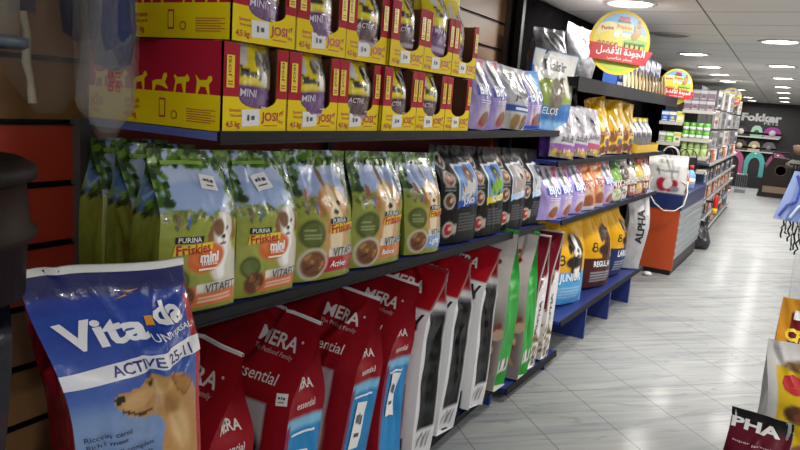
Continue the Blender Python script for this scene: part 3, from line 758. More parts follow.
def al(seed, word):
    return bag('dog_food_sack', .40, .75, .17, al_front, al_side, [T('ALPHA', .6, .66, .6, '#efe9e9', bold=.03)], [T(word, .5, .70, 1.5, '#efeaea', rot=A90, bold=.02), T('ALPHA', .5, .38, 1.2, '#2b1a1e', rot=A90, bold=.03)],
        nu=40, nv=60, ns=14, full=.62, edge=.84, bulge=.05, wr=.008, seed=seed, tslope=.02, mt=MATT, back='#d9d6d4', taper=.03, seal=.04)
SX = -1.075
def sack(b, y, z, lean, label, rz=0., dx=0., seal=(.991, .0015, WHITE_TAPE), st=()):
    put(b, (SX - b['W'] / 2 + dx, y, z), (-lean, 0, rz), label, 'dog food sack', SK, seal=seal, stickers=st)
tg = lambda cy: [((.45, cy, .07, .16), dict(where='side', rot=-.1))]
M1, M2, M3, M4 = mera(71, 'land'), mera(75, 'dog'), mera(77, 'land'), mera(79, 'land')
sack(M1, 1.10, .125, .15, 'dark red sack with white sewn top, just right of the big blue Labrador sack', st=tg(.36))
sack(M2, 1.42, .125, .15, 'dark red sack with black dog picture and small price square on its face', st=tg(.38) + [((.93, .70, .035, .035), dict(rot=.2))])
sack(M3, 1.74, .125, .15, 'dark red sack with green landscape picture, third red sack from the left', st=tg(.42))
sack(M4, 1.99, .125, .15, 'dark red sack beside the first black and white sack', st=tg(.44) + [((.6, .62, .05, .03), dict())])
sack(bw(81), 2.25, .125, .17, 'white and black sack with red top, nearest of three', seal=(.985, .002, mat('crimson_tape', '#8a1620', .6)))
sack(bw(83), 2.495, .125, .16, 'white and black sack with red top, middle of three', seal=(.985, .002, mat('crimson_tape', '#8a1620', .6)))
sack(bw(85), 2.80, .125, .2, 'white and black sack with red top, last of three before the green sacks', seal=(.985, .002, mat('crimson_tape', '#8a1620', .6)))
sack(gr(91), 3.085, .125, .07, 'pale sack with bright green side and meat picture, nearer of the two', dx=.02, seal=(.98, .003, mat('green_tape', '#3a9a44', .6)))
sack(gr(93), 3.42, .075, .06, 'pale sack with bright green side and red paw badge, farther of the two', dx=.02, seal=(.98, .003, mat('green_tape', '#3a9a44', .6)))
sack(al(95, 'ALPHA'), 3.58, .075, .12, 'white and maroon sack with brown kibble at its foot, nearer of the pair', dx=.02)
sack(al(97, 'ADULT DOGS'), 3.77, .075, .16, 'white and maroon sack lettered ADULT DOGS, leaning beside the yellow sacks', dx=.03)

# ------------------------------------------------------------------ the big blue sack at the left
def vq(y): return .62 * y + .388
def vita_front(p):
    p.grad('#5878b4', '#1c3a98', .66, .90); p.rect(-1, .945, 2, 1.01, '#101a5a', .01); p.ell(.4, .90, .7, .08, '#21439f')
    p.rect(-1, -1, 2, .75, '#6a86b4', .04); p.ell(.3, .71, .5, .2, '#7d97bf', soft=.6)
    def q(cx, cy):                      # a point measured on the printed picture
        x = (cx - 136) / 318. * 1.18 - .15; v = cy + .26 * (cx - 132) - 287
        return x, .813 + .029 * x - v * .00079
    fur, dk, lt = '#b98a52', '#8a5f30', '#d8b27e'
    Q = lambda pts, c: p.poly([q(*t) for t in pts], c)
    def E(cx, cy, rx, ry, c, rot=0., soft=.2):
        x, t = q(cx, cy); p.ell(x, t, rx / 318. * 1.18, ry / 318. * 1.12, c, rot, soft)
    Q([(253, 312), (262, 301), (300, 291), (325, 270), (345, 262), (375, 262), (402, 267), (420, 292), (428, 318), (448, 342), (475, 350), (484, 400), (490, 700), (335, 700), (340, 430), (348, 400), (352, 385), (336, 362), (300, 361), (274, 355), (260, 336), (252, 324)], fur)
    E(345, 290, 26, 20, '#c49a5e'); E(300, 318, 34, 18, '#c9a068', .3); E(385, 400, 22, 60, lt, .2, .5); E(455, 410, 22, 50, '#a67a44', .2, .5); E(365, 340, 22, 26, '#ac7f48', .3, .4)
    Q([(366, 266), (404, 268), (420, 294), (396, 324), (376, 300)], dk); Q([(374, 270), (400, 272), (413, 293), (396, 314), (381, 298)], '#a8763c')
    Q([(253, 314), (260, 305), (274, 306), (272, 320), (258, 326)], '#17110e'); Q([(262, 336), (300, 350), (328, 344), (328, 350), (300, 358), (266, 345)], '#4a2f1a')
    E(329, 285, 6, 4.5, '#130e0a'); E(329, 278, 10, 3, '#8a6236')
    p.rect(.95, -1, 2, .93, '#a81a28', .004)
    p.mottle(9, 16, .12, (.3, .45, .94, .8), '#5a3a1a')
    p.rect(-.1, -.1, 1.1, .3, '#e0e0e2')
def vita_side(p):
    p.fill('#8a1422'); p.mottle(4, 3, .3, c='#4a0810'); p.rect(0, .95, 1, 1, '#141f60')
VP = [PG([(0, .800), (1, .828), (1, .856), (0, .826)], '#dcdce0'), T('ACTIVE 25-11', .62, .830, .6, '#2a2a78', rot=.09, bold=.02),
      T('Vita', .36, .885, .54, '#e9e9ec', rot=.09, bold=.035, h=.19), RC(.635, .888, .69, .904, '#d9922a'), T('da', .79, .907, .2, '#e9e9ec', rot=.09, bold=.035, h=.17),
      T('UNIVERSAL', .8, .873, .32, '#dfe2ee', rot=.09), PG([(.5, .935), (.58, .941), (.56, .944), (.66, .953), (.57, .95), (.585, .946)], '#c9892a'),
      T('Ricco in carni', .22, .71, .32, '#2a2f50', rot=.08), T('Rich in meat', .21, .695, .28, '#2a2f50', rot=.08), T('100% completo', .38, .678, .34, '#2a2f50', rot=.08), T('ready & complete', .34, .662, .38, '#2a2f50', rot=.08)]
VB = bag('dog_food_sack', .245, 1.03, .2, vita_front, vita_side, VP, [T('Vita', .5, .68, .9, '#d9a9ae', rot=A90, bold=.03)], nu=90, nv=240, ns=24, full=.80, edge=.8, bulge=.08, wr=.011, seed=7, tslope=-.06, taper=.02, seal=.04, bend=-.01, wave=.02, back='#1c3a98', flare=.2)
put(VB, (-1.05, .873, .125), (-.03, -.05, math.radians(72)), 'large blue sack with yellow Labrador picture and white torn top edge, lower left', 'dog food sack', SK, seal=(.988, .003, WHITE_TAPE))

# ------------------------------------------------------------------ left edge: drum, dark wrapped sack, hanging bags
def drum():
    o = empty('storage_drum', (-1.2, .565, .0)); tag(o, 'dark brown plastic drum with ribbed lid at the left edge', 'drum')
    br = mat('dark_brown_plastic', '#22110b', .6, spec=.2, bump=.05, bscale=14); ld = mat('dark_lid_plastic', '#1a100d', .6, spec=.2, bump=.05)
    link('body', MB().lathe([(.13, 1.12), (.15, 1.125), (.155, 1.215), (.165, 1.22), (.172, 1.235), (.160, 1.25), (.155, 1.325)], br, 36), o)
    link('lid', MB().lathe([(.155, 1.32), (.172, 1.325), (.172, 1.345), (.15, 1.358), (.13, 1.352), (0, 1.36)], ld, 36), o)
    h = [(-.06, 0, 1.355), (-.06, 0, 1.38), (0, 0, 1.395), (.06, 0, 1.38), (.06, 0, 1.355)]
    link('handle', MB().tube(h, .009, mat('worn_steel', '#6a6258', .4, .5)), o)
    return o
drum()
def dark_front(p):
    p.fill('#14121c'); p.rect(0, .3, 1, .8, '#231420', .1); p.blobs(4, 20, (0, .1, 1, .9), (.05, .15), ['#1a1a30', '#2a141a', '#101018'])
DB = bag('dog_food_sack', .36, .995, .26, dark_front, lambda p: dark_front(p), [T('V', .85, .78, .16, '#b9b5b8', bold=.03), T('a', .9, .62, .1, '#8d8a90')], [T('Vita', .45, .6, .7, '#8d8a92', rot=A90, bold=.02)], nu=40, nv=60, full=.96, edge=.8, bulge=.08, wr=.012, seed=17, back='#14121c', seal=.02)
put(DB, (-1.27, .52, .122), (0, 0, math.radians(62)), 'dark plastic-wrapped sack at the lower left edge, under the brown drum', 'dog food sack')

CLEAR = mat('clear_wrinkled_plastic', '#a39e98', .16, bump=.9, bscale=30, alpha=.17)
CLOUD = mat('cloudy_plastic', '#a8a29a', .3, bump=.6, bscale=22, alpha=.26)
def clear_sack(z0, z1, rx, ry, seed, mt, tie=.35):
    mb = MB(); n, m = 28, 22; vs = []
    for j in range(m + 1):
        t = j / m; z = z0 + (z1 - z0) * t
        r = .25 + .75 * float(sst(0, .22, np.array(t))) ** .6; r *= 1 - .25 * t
        for k in range(n):
            a = 2 * math.pi * k / n
            q = 1 + .07 * math.sin(5 * a + seed) * math.sin(9 * t + seed) + .05 * math.sin(9 * a - 6 * t)
            vs.append((rx * r * q * math.cos(a), ry * r * q * math.sin(a), z))
    fs = [(j * n + k, j * n + (k + 1) % n, (j + 1) * n + (k + 1) % n, (j + 1) * n + k) for j in range(m) for k in range(n)] + [tuple(range(n))[::-1]]
    return mb.add(vs, fs, mt, True)
def hanging_bag():
    o = empty('clear_plastic_bag', (-1.24, .95, 1.375), (0, 0, A90 - .35)); tag(o, 'clear plastic bag with red square symbol hanging in front of the tray end', 'plastic bag', 'clear bags hanging at the left')
    link('film', clear_sack(.0, .62, .066, .05, 1., CLEAR), o)
    link('white_lining', clear_sack(.015, .30, .06, .04, 2.3, CLOUD), o)
    link('collar_bundle', MB().lathe([(0, .20), (.035, .215), (.045, .28), (.042, .36), (.03, .42), (0, .43)], mat('dark_blue_webbing', '#1c2a58', .6, bump=.5, bscale=50), 14, (.012, 0, -.06)), o)
    # the printed mark: four small squares round a cross stroke
    f = lambda x, y, d: (-.002 + (x - .5) * .023, -.050 - d, .12 + (y - .5) * .038)
    pr = []
    for cx in (.2, .8):
        for cy in (.14, .86):
            pr += [RC(cx - .2, cy - .14, cx + .2, cy - .08, '#a01c34'), RC(cx - .2, cy + .08, cx + .2, cy + .14, '#a01c34'), RC(cx - .2, cy - .14, cx - .12, cy + .14, '#a01c34'), RC(cx + .12, cy - .14, cx + .2, cy + .14, '#a01c34')]
    pr += [RC(0, .46, 1, .53, '#a01c34'), PG([(.46, .5), (.54, .5), (.1, .3), (.02, .3)], '#a01c34'), PG([(.46, .5), (.54, .5), (.98, .3), (.9, .3)], '#a01c34'), RC(.46, .5, .54, .72, '#a01c34')]
    link('printed_mark', MB().prints(f, .026, .04, pr), o)
    o2 = empty('clear_plastic_bag', (-1.36, .90, 1.42), (0, 0, A90 - .35)); tag(o2, 'dull clear plastic bag holding a pale bone-shaped stick, hanging beside the left wall', 'plastic bag', 'clear bags hanging at the left')
    link('film', clear_sack(.0, .60, .10, .05, 4., mat('dull_clear_plastic', '#8d867c', .25, bump=.7, bscale=20, alpha=.14)), o2)
    link('bone_stick', MB().tube([(-.035, -.02, .02), (-.038, -.02, .07), (-.045, -.02, .1), (-.042, -.02, .16), (-.05, -.02, .2)], [.009, .007, .009, .007, .009], mat('pale_bone', '#a59a84', .6, bump=.2)), o2)
    link('header_card', MB().box(-.075, -.025, -.018, -.014, .2, .6, mat('navy_card', '#121a30', .5)), o2)
    link('blue_toy', MB().lathe([(0, .15), (.03, .17), (.04, .25), (.03, .33), (0, .35)], mat('navy_rubber', '#18223f', .5), 12, (.06, 0, 0)), o2)
    o3 = empty('plastic_tub', (-1.25, .655, 1.54), (0, 0, A90 - .5)); tag(o3, 'translucent plastic tub with a rim, cut by the top left corner', 'plastic tub')
    link('tub_body', MB().lathe([(.085, 0), (.1, .02), (.105, .16), (.11, .17)], mat('milky_tub_plastic', '#968e84', .35, alpha=.35), 24), o3)
    link('rim', MB().lathe([(.108, .0), (.115, .005), (.115, .018), (.108, .02)], mat('grey_blue_rim', '#4c5766', .4), 24), o3)
    for d, q in ((o, .62), (o2, .60), (o3, .17)):
        link('hang_wire', MB().tube([(0, 0, q - .02), (0, 0, q + (.24 if q < .2 else .12))], .002, BLK, 6), d)
hanging_bag()
# ------------------------------------------------------------------ right half of the top shelf: lilac, white and blue bags
ORD = ['first', 'second', 'third', 'fourth', 'fifth', 'sixth', 'seventh', 'eighth', 'ninth', 'tenth', 'eleventh', 'twelfth', 'thirteenth', 'fourteenth']
def lilac_front(p):
    p.fill('#a596d4'); p.mottle(3, 7, .2, c='#7a6ab2'); p.poly([(.3, .62), (.75, .62), (.72, 1), (.36, 1)], '#dddde6'); p.ell(.54, .80, .08, .22, '#7d7d86'); p.ell(.54, .66, .13, .08, '#9a9aa2')
    p.poly([(.74, .68), (.9, .78), (.98, 1), (.8, 1)], '#c22a3e'); p.ell(.62, .2, .26, .26, '#c9b9c9', soft=.4); p.ell(.62, .13, .2, .13, '#b3242c'); p.ell(.62, .17, .17, .12, '#8a5a3c')
def lilac_side(p): p.fill('#8d7cc4'); p.mottle(3, 4, .3, c='#c2b6e6')
LILAC_PR = [RC(.24, .47, .88, .60, '#2f55b4'), T('BIJO', .56, .535, .52, '#f2f4fa', bold=.03), RC(.32, .40, .8, .412, '#e2def0'), RC(.32, .37, .7, .38, '#e2def0')]
BLIL = bag('lilac_bag', .215, .295, .11, lilac_front, lilac_side, LILAC_PR, nu=34, nv=48, ns=8, full=.5, edge=.6, bulge=.16, wr=.006, seed=101, back='#8d7cc4')
def white_front(p):
    p.fill('#bcbdc4'); p.mottle(5, 6, .35, c='#8d8f98'); p.ell(.5, .74, .16, .3, '#8d8d95', soft=.4); p.ell(.5, .8, .07, .16, '#4c4c54'); p.rect(0, .28, 1, .38, '#2c4f9e'); p.rect(0, .0, 1, .24, '#b9b2a8')
    p.ell(.35, .12, .15, .15, '#8a6a2c'); p.ell(.7, .13, .16, .14, '#7a5236')
BWHI = bag('silver_bag', .25, .29, .12, white_front, lambda p: p.fill('#b9bac2').mottle(2, 4, .3), [T('Junio', .5, .545, .55, '#55555e', rot=.05, shear=.3), RC(.25, .31, .75, .35, '#dfe6f2')], nu=34, nv=48, ns=8, full=.5, edge=.6, bulge=.16, wr=.006, seed=103, back='#b9bac2')
def lblue_front(p):
    lilac_front(p); p.poly([(.62, .62), (1, .62), (1, 1), (.55, 1)], '#5a9ad8'); p.rect(.0, 0, 1, .07, '#2f55b4'); p.ell(.78, .2, .12, .12, '#2f55b4')
BLB = bag('lilac_bag', .25, .29, .12, lblue_front, lambda p: p.fill('#6f94d0'), LILAC_PR, nu=34, nv=48, ns=8, full=.5, edge=.6, bulge=.16, wr=.007, seed=107, back='#8d7cc4')
def blue_front(p):
    p.fill('#2a62a8'); p.mottle(4, 5, .3, c='#6fb0dc'); p.poly([(0, .6), (.2, .3), (.95, .38), (1, .75), (.4, .72)], '#87984a'); p.ell(.5, .5, .16, .38, '#6d6458', -.2); p.poly([(.05, .62), (1, .72), (1, 1), (0, 1)], '#c4c4c2'); p.ell(.8, .58, .14, .16, '#d6d2c8'); p.rect(0, .0, 1, .12, '#8fc0e2', .04)
BBL = bag('blue_bag', .36, .42, .13, blue_front, lambda p: p.fill('#27558f').mottle(3, 4, .3, c='#4d86be'), [T('Plaisir', .5, .82, .5, '#55555c'), T('BELOS', .35, .25, .4, '#cfe0ee')], nu=36, nv=50, ns=8, full=.4, edge=.55, bulge=.14, wr=.008, seed=111, bend=-.03, back='#27558f')
GT = 'bags on the right half of the upper shelf'
for i, (b, y, dd, lb) in enumerate(((BLIL, 2.625, 0, 'lilac bag with red ribbon and blue badge beside the last yellow tray'), (BLIL, 2.845, .01, 'lilac bag with red ribbon, second from the trays'), (BWHI, 3.09, 0, 'silver white bag with blue stripe between two lilac bags'),
                                 (BLB, 3.355, .01, 'lilac bag with sky blue right edge, between silver bag and blue bag'), (BBL, 3.70, .02, 'blue bag with white top and green field picture, leaning forward'))):
    put(b, (-1.112 - b['D'] / 2 - dd, y, 1.405), (-.04 if i < 4 else .07, .05 * (-1) ** i, A90 + (-.12, -.12, -.14, -.22, -.42)[i]), lb, 'dog food bag', GT)

# ------------------------------------------------------------------ second unit: lilac, orange and mixed bags on its lower shelf
def orange_front(p):
    p.fill('#d06a2c'); p.mottle(3, 7, .2, c='#f0a060'); p.ell(.55, .42, .25, .45, '#c9a98a', soft=.4); p.ell(.5, .2, .25, .2, '#8a4a2c'); p.poly([(.25, .72), (.8, .68), (.78, 1), (.3, 1)], '#e08a4a'); p.rect(0, 0, 1, .08, '#b8bac8')
BOR = bag('orange_bag', .215, .30, .10, orange_front, lambda p: p.fill('#b9541f'), [RC(.25, .5, .85, .6, '#e9ded4'), T('BIJO', .55, .55, .45, '#b03a1c', bold=.03)], nu=28, nv=40, ns=6, full=.5, edge=.6, bulge=.16, wr=.006, seed=121, back='#b9541f')
def mix_front(c0, c1, c2, c3):
    def fn(p):
        p.fill(c0); p.mottle(6, 6, .25); p.ell(.5, .62, .34, .3, c1); p.poly([(0, .32), (1, .38), (1, .52), (0, .44)], c2); p.ell(.5, .18, .32, .22, c3); p.blobs(3, 14, (.25, .08, .75, .28), (.04, .09), [c1, c3, '#e6ddcf'])
    return fn
MIX = [bag('mixed_bag', .21, .29, .1, mix_front(*c), (lambda q: (lambda p: p.fill(q)))(c[0]), [T(wd, .5, .44, .6, '#f0eeea', rot=.05, bold=.02)], nu=26, nv=38, ns=6, full=.5, edge=.6, bulge=.16, wr=.006, seed=131 + i, back=c[0])
       for i, (c, wd) in enumerate(((('#3f7a34', '#7fae4a', '#a82a2a', '#d9cdbd'), 'MIX'), (('#cfcac6', '#5a4a44', '#7d2a2a', '#e4dfd8'), 'CHEF'), (('#2a2a2c', '#d6d0c8', '#c0b8ac', '#a8563f'), 'PRO'), (('#b84a2a', '#e0c04a', '#2f6a34', '#d9b089'), 'MENU'), (('#a82430', '#e8e2da', '#d8a03a', '#6d3020'), 'BEEF')))]
GB = 'small bags on the lower shelf of the second unit'
rowB = [(BLIL, -.13, 'lilac bag nearest the black picture bags on the lower shelf'), (BLIL, .10, 'lilac bag with red ribbon, second on the lower shelf of the second unit'), (BLIL, .32, 'lilac bag touching the first orange bag'), (BOR, .54, 'orange bag beside the lilac bags, nearer of the two'), (BOR, .76, 'orange bag, farther of the two'),
        (BLIL, .97, 'single lilac bag between an orange bag and a green bag'), (MIX[0], 1.19, 'green bag with red stripe after the single lilac bag'), (MIX[1], 1.41, 'pale bag with dark picture beside the green bag'), (MIX[2], 1.63, 'black bag with white picture behind the shopping bag'), (MIX[3], 1.85, 'orange and green bag, second last on the lower shelf'), (MIX[4], 2.08, 'red bag at the far end of the lower shelf')]
for i, (b, s, lb) in enumerate(rowB):
    put(b, b2(s, .02 + b['D'] / 2, .905 if s > 0 else .915), (-.05, .03 * (-1) ** i, R2 - .28 + .06 * ((i * 5) % 3 - 1)), lb, 'dog food bag', GB)

# ------------------------------------------------------------------ its middle shelf: white and purple bags, yellow folded sacks, silver pouches
def wp_front(p):
    p.fill('#b4b2b9'); p.mottle(4, 6, .35, c='#77757e'); p.ell(.5, .62, .14, .26, '#77757e', soft=.4); p.ell(.52, .72, .06, .1, '#3a3940'); p.rect(0, .0, 1, .26, '#7f4f92'); p.rect(0, .0, 1, .14, '#9a8a6a'); p.blobs(5, 14, (.1, .02, .9, .13), (.05, .1), ['#c9a23a', '#7a5a34', '#d8cdb8'])
def wp_side(p): p.fill('#6d3f9a'); p.mottle(4, 3, .3, c='#a98ac8')
BWP = bag('white_purple_bag', .235, .30, .12, wp_front, wp_side, [T('adult', .5, .36, .5, '#4d4a55', shear=.3)], nu=30, nv=42, ns=8, full=.4, edge=.6, bulge=.14, wr=.007, seed=141, back='#cfcdd3')
BWM = bag('white_maroon_bag', .235, .30, .12, lambda p: (wp_front(p), p.rect(0, .14, 1, .26, '#a04a6a')), lambda p: p.fill('#b9b6be'), [T('junior', .5, .36, .55, '#4d4a55', shear=.3)], nu=30, nv=42, ns=8, full=.4, edge=.6, bulge=.14, wr=.007, seed=143, back='#cfcdd3')
def yel_front(p):
    p.fill('#dfae1c'); p.mottle(4, 5, .25, c='#b3821a'); p.rect(0, .0, 1, .16, '#e2c47a'); p.ell(.35, .1, .2, .1, '#6d4a24'); p.ell(.7, .1, .2, .12, '#8a2c1c'); p.ell(.72, .5, .2, .24, '#e8dcb8', soft=.3); p.ell(.3, .3, .16, .12, '#7a4a1c'); p.ell(.6, .22, .12, .08, '#4d5a68')
BYE = bag('yellow_sack', .30, .37, .13, yel_front, lambda p: p.fill('#a8651a').mottle(3, 3, .3), [T('chefs', .45, .40, .5, '#7a3a14', rot=.06, bold=.02)], nu=30, nv=44, ns=8, full=.25, edge=.6, bulge=.12, wr=.012, seed=151, bend=.03, wave=.015, back='#c8921c')
GA = 'bags on the middle shelf of the second unit'
for i, (b, s, lb) in enumerate(((BWP, .02, 'white bag with purple spine, first on the middle shelf of the second unit'), (BWP, .27, 'white bag with purple foot, second from its shelf start'), (BWM, .52, 'white bag with maroon foot beside the yellow sacks'))):
    put(b, b2(s, .02 + b['D'] / 2, 1.246), (-.12, .10, R2 - .32), lb, 'dog food bag', GA)
for i, s in enumerate((.80, 1.10, 1.38)):
    put(BYE, b2(s, .03 + BYE['D'] / 2, 1.247), (-.06, (-.14, .0, .10)[i], R2 - .2 + (.1, -.05, .0)[i]), f"yellow sack with crumpled top, {('nearest', 'middle one', 'farthest')[i]} of three on the middle shelf", 'dog food bag', GA)
def sil_front(p):
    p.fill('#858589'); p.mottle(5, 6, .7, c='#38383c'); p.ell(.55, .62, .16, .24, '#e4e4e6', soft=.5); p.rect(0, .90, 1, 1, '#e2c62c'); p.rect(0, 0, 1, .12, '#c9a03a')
SILP = bag('silver_pouch', .165, .26, .07, sil_front, lambda p: p.fill('#8d8d92'), [], nu=22, nv=32, ns=5, full=.5, edge=.5, bulge=.2, wr=.006, seed=161, mt=FOIL, back='#8d8d92')
tr = empty('pouch_tray', b2(1.95, .13, 1.243), (0, 0, R2)); tag(tr, 'yellow low tray holding silver pouches on the middle shelf of the second unit', 'display tray')
YT = mat('yellow_tray_card', '#d2aa2a', .5)
link('tray_front', MB().box(-.36, .36, -.115, -.111, 0, .06, YT), tr); link('tray_floor', MB().box(-.36, .36, -.111, .11, 0, .004, YT), tr)
link('tray_side', MB().box(-.36, -.356, -.111, .11, 0, .07, YT), tr); link('tray_side', MB().box(.356, .36, -.111, .11, 0, .07, YT), tr)
for i in range(4):
    put(SILP, b2(1.69 + .173 * i, .10, 1.25), (-.08, .02 * (-1) ** i, R2), f'silver pouch with yellow top in the yellow tray, {ORD[i]} from the near end', 'pet food pouch', 'silver pouches in the yellow tray')
lb_ = bag('small_bag', .15, .15, .05, mix_front('#4a3f8a', '#3fae5a', '#2f5ab0', '#5a8ad0'), lambda p: p.fill('#3a3070'), [], nu=16, nv=20, ns=4, seed=165, back='#3a3070')
def tan_front(p): p.fill('#8a6440'); p.mottle(3, 4, .3)
TAN = bag('tan_bag', .28, .36, .12, tan_front, lambda p: p.fill('#6d4c2e'), [], nu=20, nv=26, ns=6, full=.6, edge=.5, bulge=.2, seed=171, mt=MATT, back='#6d4c2e')
for i, s in enumerate((1.55, 2.05)):
    put(TAN, b2(s, .33, 1.245), (-.03, 0, R2), ('plain tan bag behind the yellow sacks', 'plain tan bag at the back behind the silver pouches')[i], 'bag', 'plain tan bags at the back of the shelf')

def mar(p): p.fill('#5a2036'); p.mottle(3, 4, .4, c='#2a0e1a'); p.poly([(0, .6), (.5, .75), (1, .6), (1, 1), (.5, .82), (0, 1)], '#bcbcc2')
MARB = bag('maroon_bag', .24, .40, .12, mar, lambda p: p.fill('#5a2036'), [], nu=22, nv=30, ns=6, full=.5, edge=.5, bulge=.2, wr=.01, seed=175, mt=MATT, back='#5a2036')
for i, s in enumerate((.45, .80)):
    put(MARB, b2(s, .31, 1.245), (-.03, 0, R2 - .2), ('maroon bag with silver crossed band behind the white bags, nearer one', 'maroon bag with silver crossed band behind the white bags, farther one')[i], 'bag', 'maroon bags at the back of the shelf')

# ------------------------------------------------------------------ its top shelf: silver bags, sachets, boxes
def foilbag(p): p.fill('#808085'); p.mottle(3, 5, .7, c='#35353a'); p.lines(.3, .75, .2, .6, 12, '#4a4a50', 3, .6); p.rect(0, .92, 1, 1, '#8a8a8e')
FB1 = bag('foil_bag', .24, .27, .16, foilbag, lambda p: p.fill('#77777c').mottle(2, 3, .5), [], nu=26, nv=36, ns=8, full=.4, edge=.5, bulge=.2, wr=.008, seed=181, mt=FOIL, back='#8a8a8e')
def foilred(p): foilbag(p); p.rect(.6, .75, 1, 1, '#a82434'); p.rect(.0, .8, .6, 1, '#9a9a9e')
FB2 = bag('foil_bag', .28, .34, .16, foilred, lambda p: p.fill('#77777c').mottle(2, 3, .5), [], nu=26, nv=36, ns=8, full=.4, edge=.5, bulge=.2, wr=.01, seed=183, mt=FOIL, back='#8a8a8e')
put(FB1, b2(.18, .26, 1.704), (0, .0, R2 - .5), 'dull silver foil bag on the top shelf above the lilac bags', 'bag', 'foil bags on the top shelf')
put(FB2, b2(.60, .25, 1.704), (0, .2, R2 - .5), 'silver foil bag with red corner, behind the nearest round sign', 'bag', 'foil bags on the top shelf')
def sachet_front(p): p.fill('#d2c3a0'); p.poly([(0, 0), (1, 0), (.6, 1), (.2, 1)], '#b89a62'); p.mottle(3, 5, .4, c='#5a4526'); p.rect(0, .86, 1, 1, '#efe9da')
SAC = bag('sachet', .085, .155, .02, sachet_front, lambda p: p.fill('#a88a58'), [], nu=10, nv=14, ns=3, edge=.5, seed=191, wr=.002, back='#a88a58')
for i in range(13):
    put(SAC, b2(1.10 + .105 * i, .035, 1.704), (-.12, .12, R2 + .25), f'tan and white sachet standing on the top shelf edge, {ORD[i]} from the near end', 'sachet', 'sachets along the top shelf edge')
def bluebox():
    mb = MB(); n = mat('navy_box_card', '#1f3d78', .4); wv = mat('pale_box_card', '#b9c6d8', .45)
    mb.box(-.085, .085, -.05, .05, 0, .27, n)
    mb.prints(lambda x, y, d: ((x - .5) * .17, -.05 - d, y * .27), .17, .27, [PG([(0, .7), (1, .55), (1, .9), (0, 1)], '#b9c6d8'), EL(.5, .4, .26, .26, '#8fa9cc'), RC(.1, .08, .9, .16, '#d9dfe8'), T('DOG', .5, .78, .5, '#1f3d78')])
    mb.prints(lambda x, y, d: (.085 + d, -.05 + x * .1, y * .27), .1, .27, [RC(.1, .3, .9, .6, '#b9c6d8')])
    return mb.mesh('box')
BX = bluebox()
for i in range(7):
    o = link('cardboard_box', BX, None, b2(1.28 + .19 * i, .17, 1.702), (0, 0, R2)); tag(o, f'blue and white box behind the sachets on the top shelf, {ORD[i]} from the near end', 'box', 'blue boxes on the top shelf')

# ------------------------------------------------------------------ its bottom shelf: big yellow sacks
def big_front(foot, dogc, dogd, light):
    def fn(p):
        p.fill('#e0a818'); p.mottle(4, 4, .25, c='#b07a10'); p.rect(-.1, -.1, 1.1, .36, foot, .005)
        dog(p, .62, .62, .16, dogc, dogd, light); p.ell(.55, .46, .2, .08, dogc)
        p.lines(.2, .8, .08, .2, 4, '#cfd6e0', 5, .5)
    return fn
def big(word, foot, dogc, dogd, light, seed, W=.44):
    return bag('dog_food_sack', W, .615, .22, big_front(foot, dogc, dogd, light), lambda p: p.fill('#c8921a').rect(-.1, -.1, 1.1, .36, foot).mottle(3, 3, .3),
        [T(word, .5, .29, .5, '#e9eef4', bold=.03), EL(.26, .47, .07, .045, '#3a2408'), EL(.26, .515, .05, .04, '#3a2408'), EL(.26, .47, .035, .02, '#e0a818'), EL(.26, .515, .025, .018, '#e0a818')],
        nu=44, nv=60, ns=10, full=.5, edge=.6, bulge=.14, wr=.01, seed=seed, mt=MATT, back='#c8921a', wave=.01)
GY = 'yellow sacks on the bottom shelf of the second unit'
BJ = big('JUNIOR', '#4f9fd8', '#2a2624', '#15110f', '#ece8e0', 201, .50)
put(BJ, b2(.60, .09 + .11, .256), (-.06, .04, R2 - .28), 'yellow sack with light blue foot and black and white puppy', 'dog food sack', GY)
put(big('ADULT', '#7a6a5a', '#8a5a34', '#5a3a20', '#c9a87a', 203), b2(.30, .37, .256), (-.02, .0, R2), 'yellow sack mostly hidden behind the light blue footed one', 'dog food sack', GY)
put(big('REGULAR', '#4a2320', '#3a2416', '#1c120c', '#5a3c28', 205, .50), b2(1.23, .07 + .11, .256), (-.06, .06, R2 - .2), 'yellow sack with dark brown foot and brown dog picture', 'dog food sack', GY)
put(big('LARGE', '#23305e', '#2c231c', '#15110d', '#8a6a4a', 207, .40), b2(1.74, .07 + .11, .256), (-.05, .06, R2 - .05), 'yellow sack with navy foot, farthest yellow one', 'dog food sack', GY)
def sa_front(p): p.fill('#b4b6ba'); p.mottle(4, 4, .35, c='#7d7f84'); p.poly([(0, .8), (1, .7), (1, 1), (0, 1)], '#cfd0d2')
SA = bag('dog_food_sack', .19, .64, .12, sa_front, lambda p: p.fill('#a2a4a8').mottle(2, 3, .3), [T('ALPHA', .55, .56, 1.5, '#1b1b1e', rot=A90, bold=.04)], nu=30, nv=44, ns=8, full=.55, edge=.7, bulge=.1, wr=.008, seed=211, mt=MATT, back='#a2a4a8')
put(SA, b2(2.12, .08, .256), (-.04, .04, R2 - .9), 'silver sack with large black vertical lettering beside the orange counter', 'dog food sack')

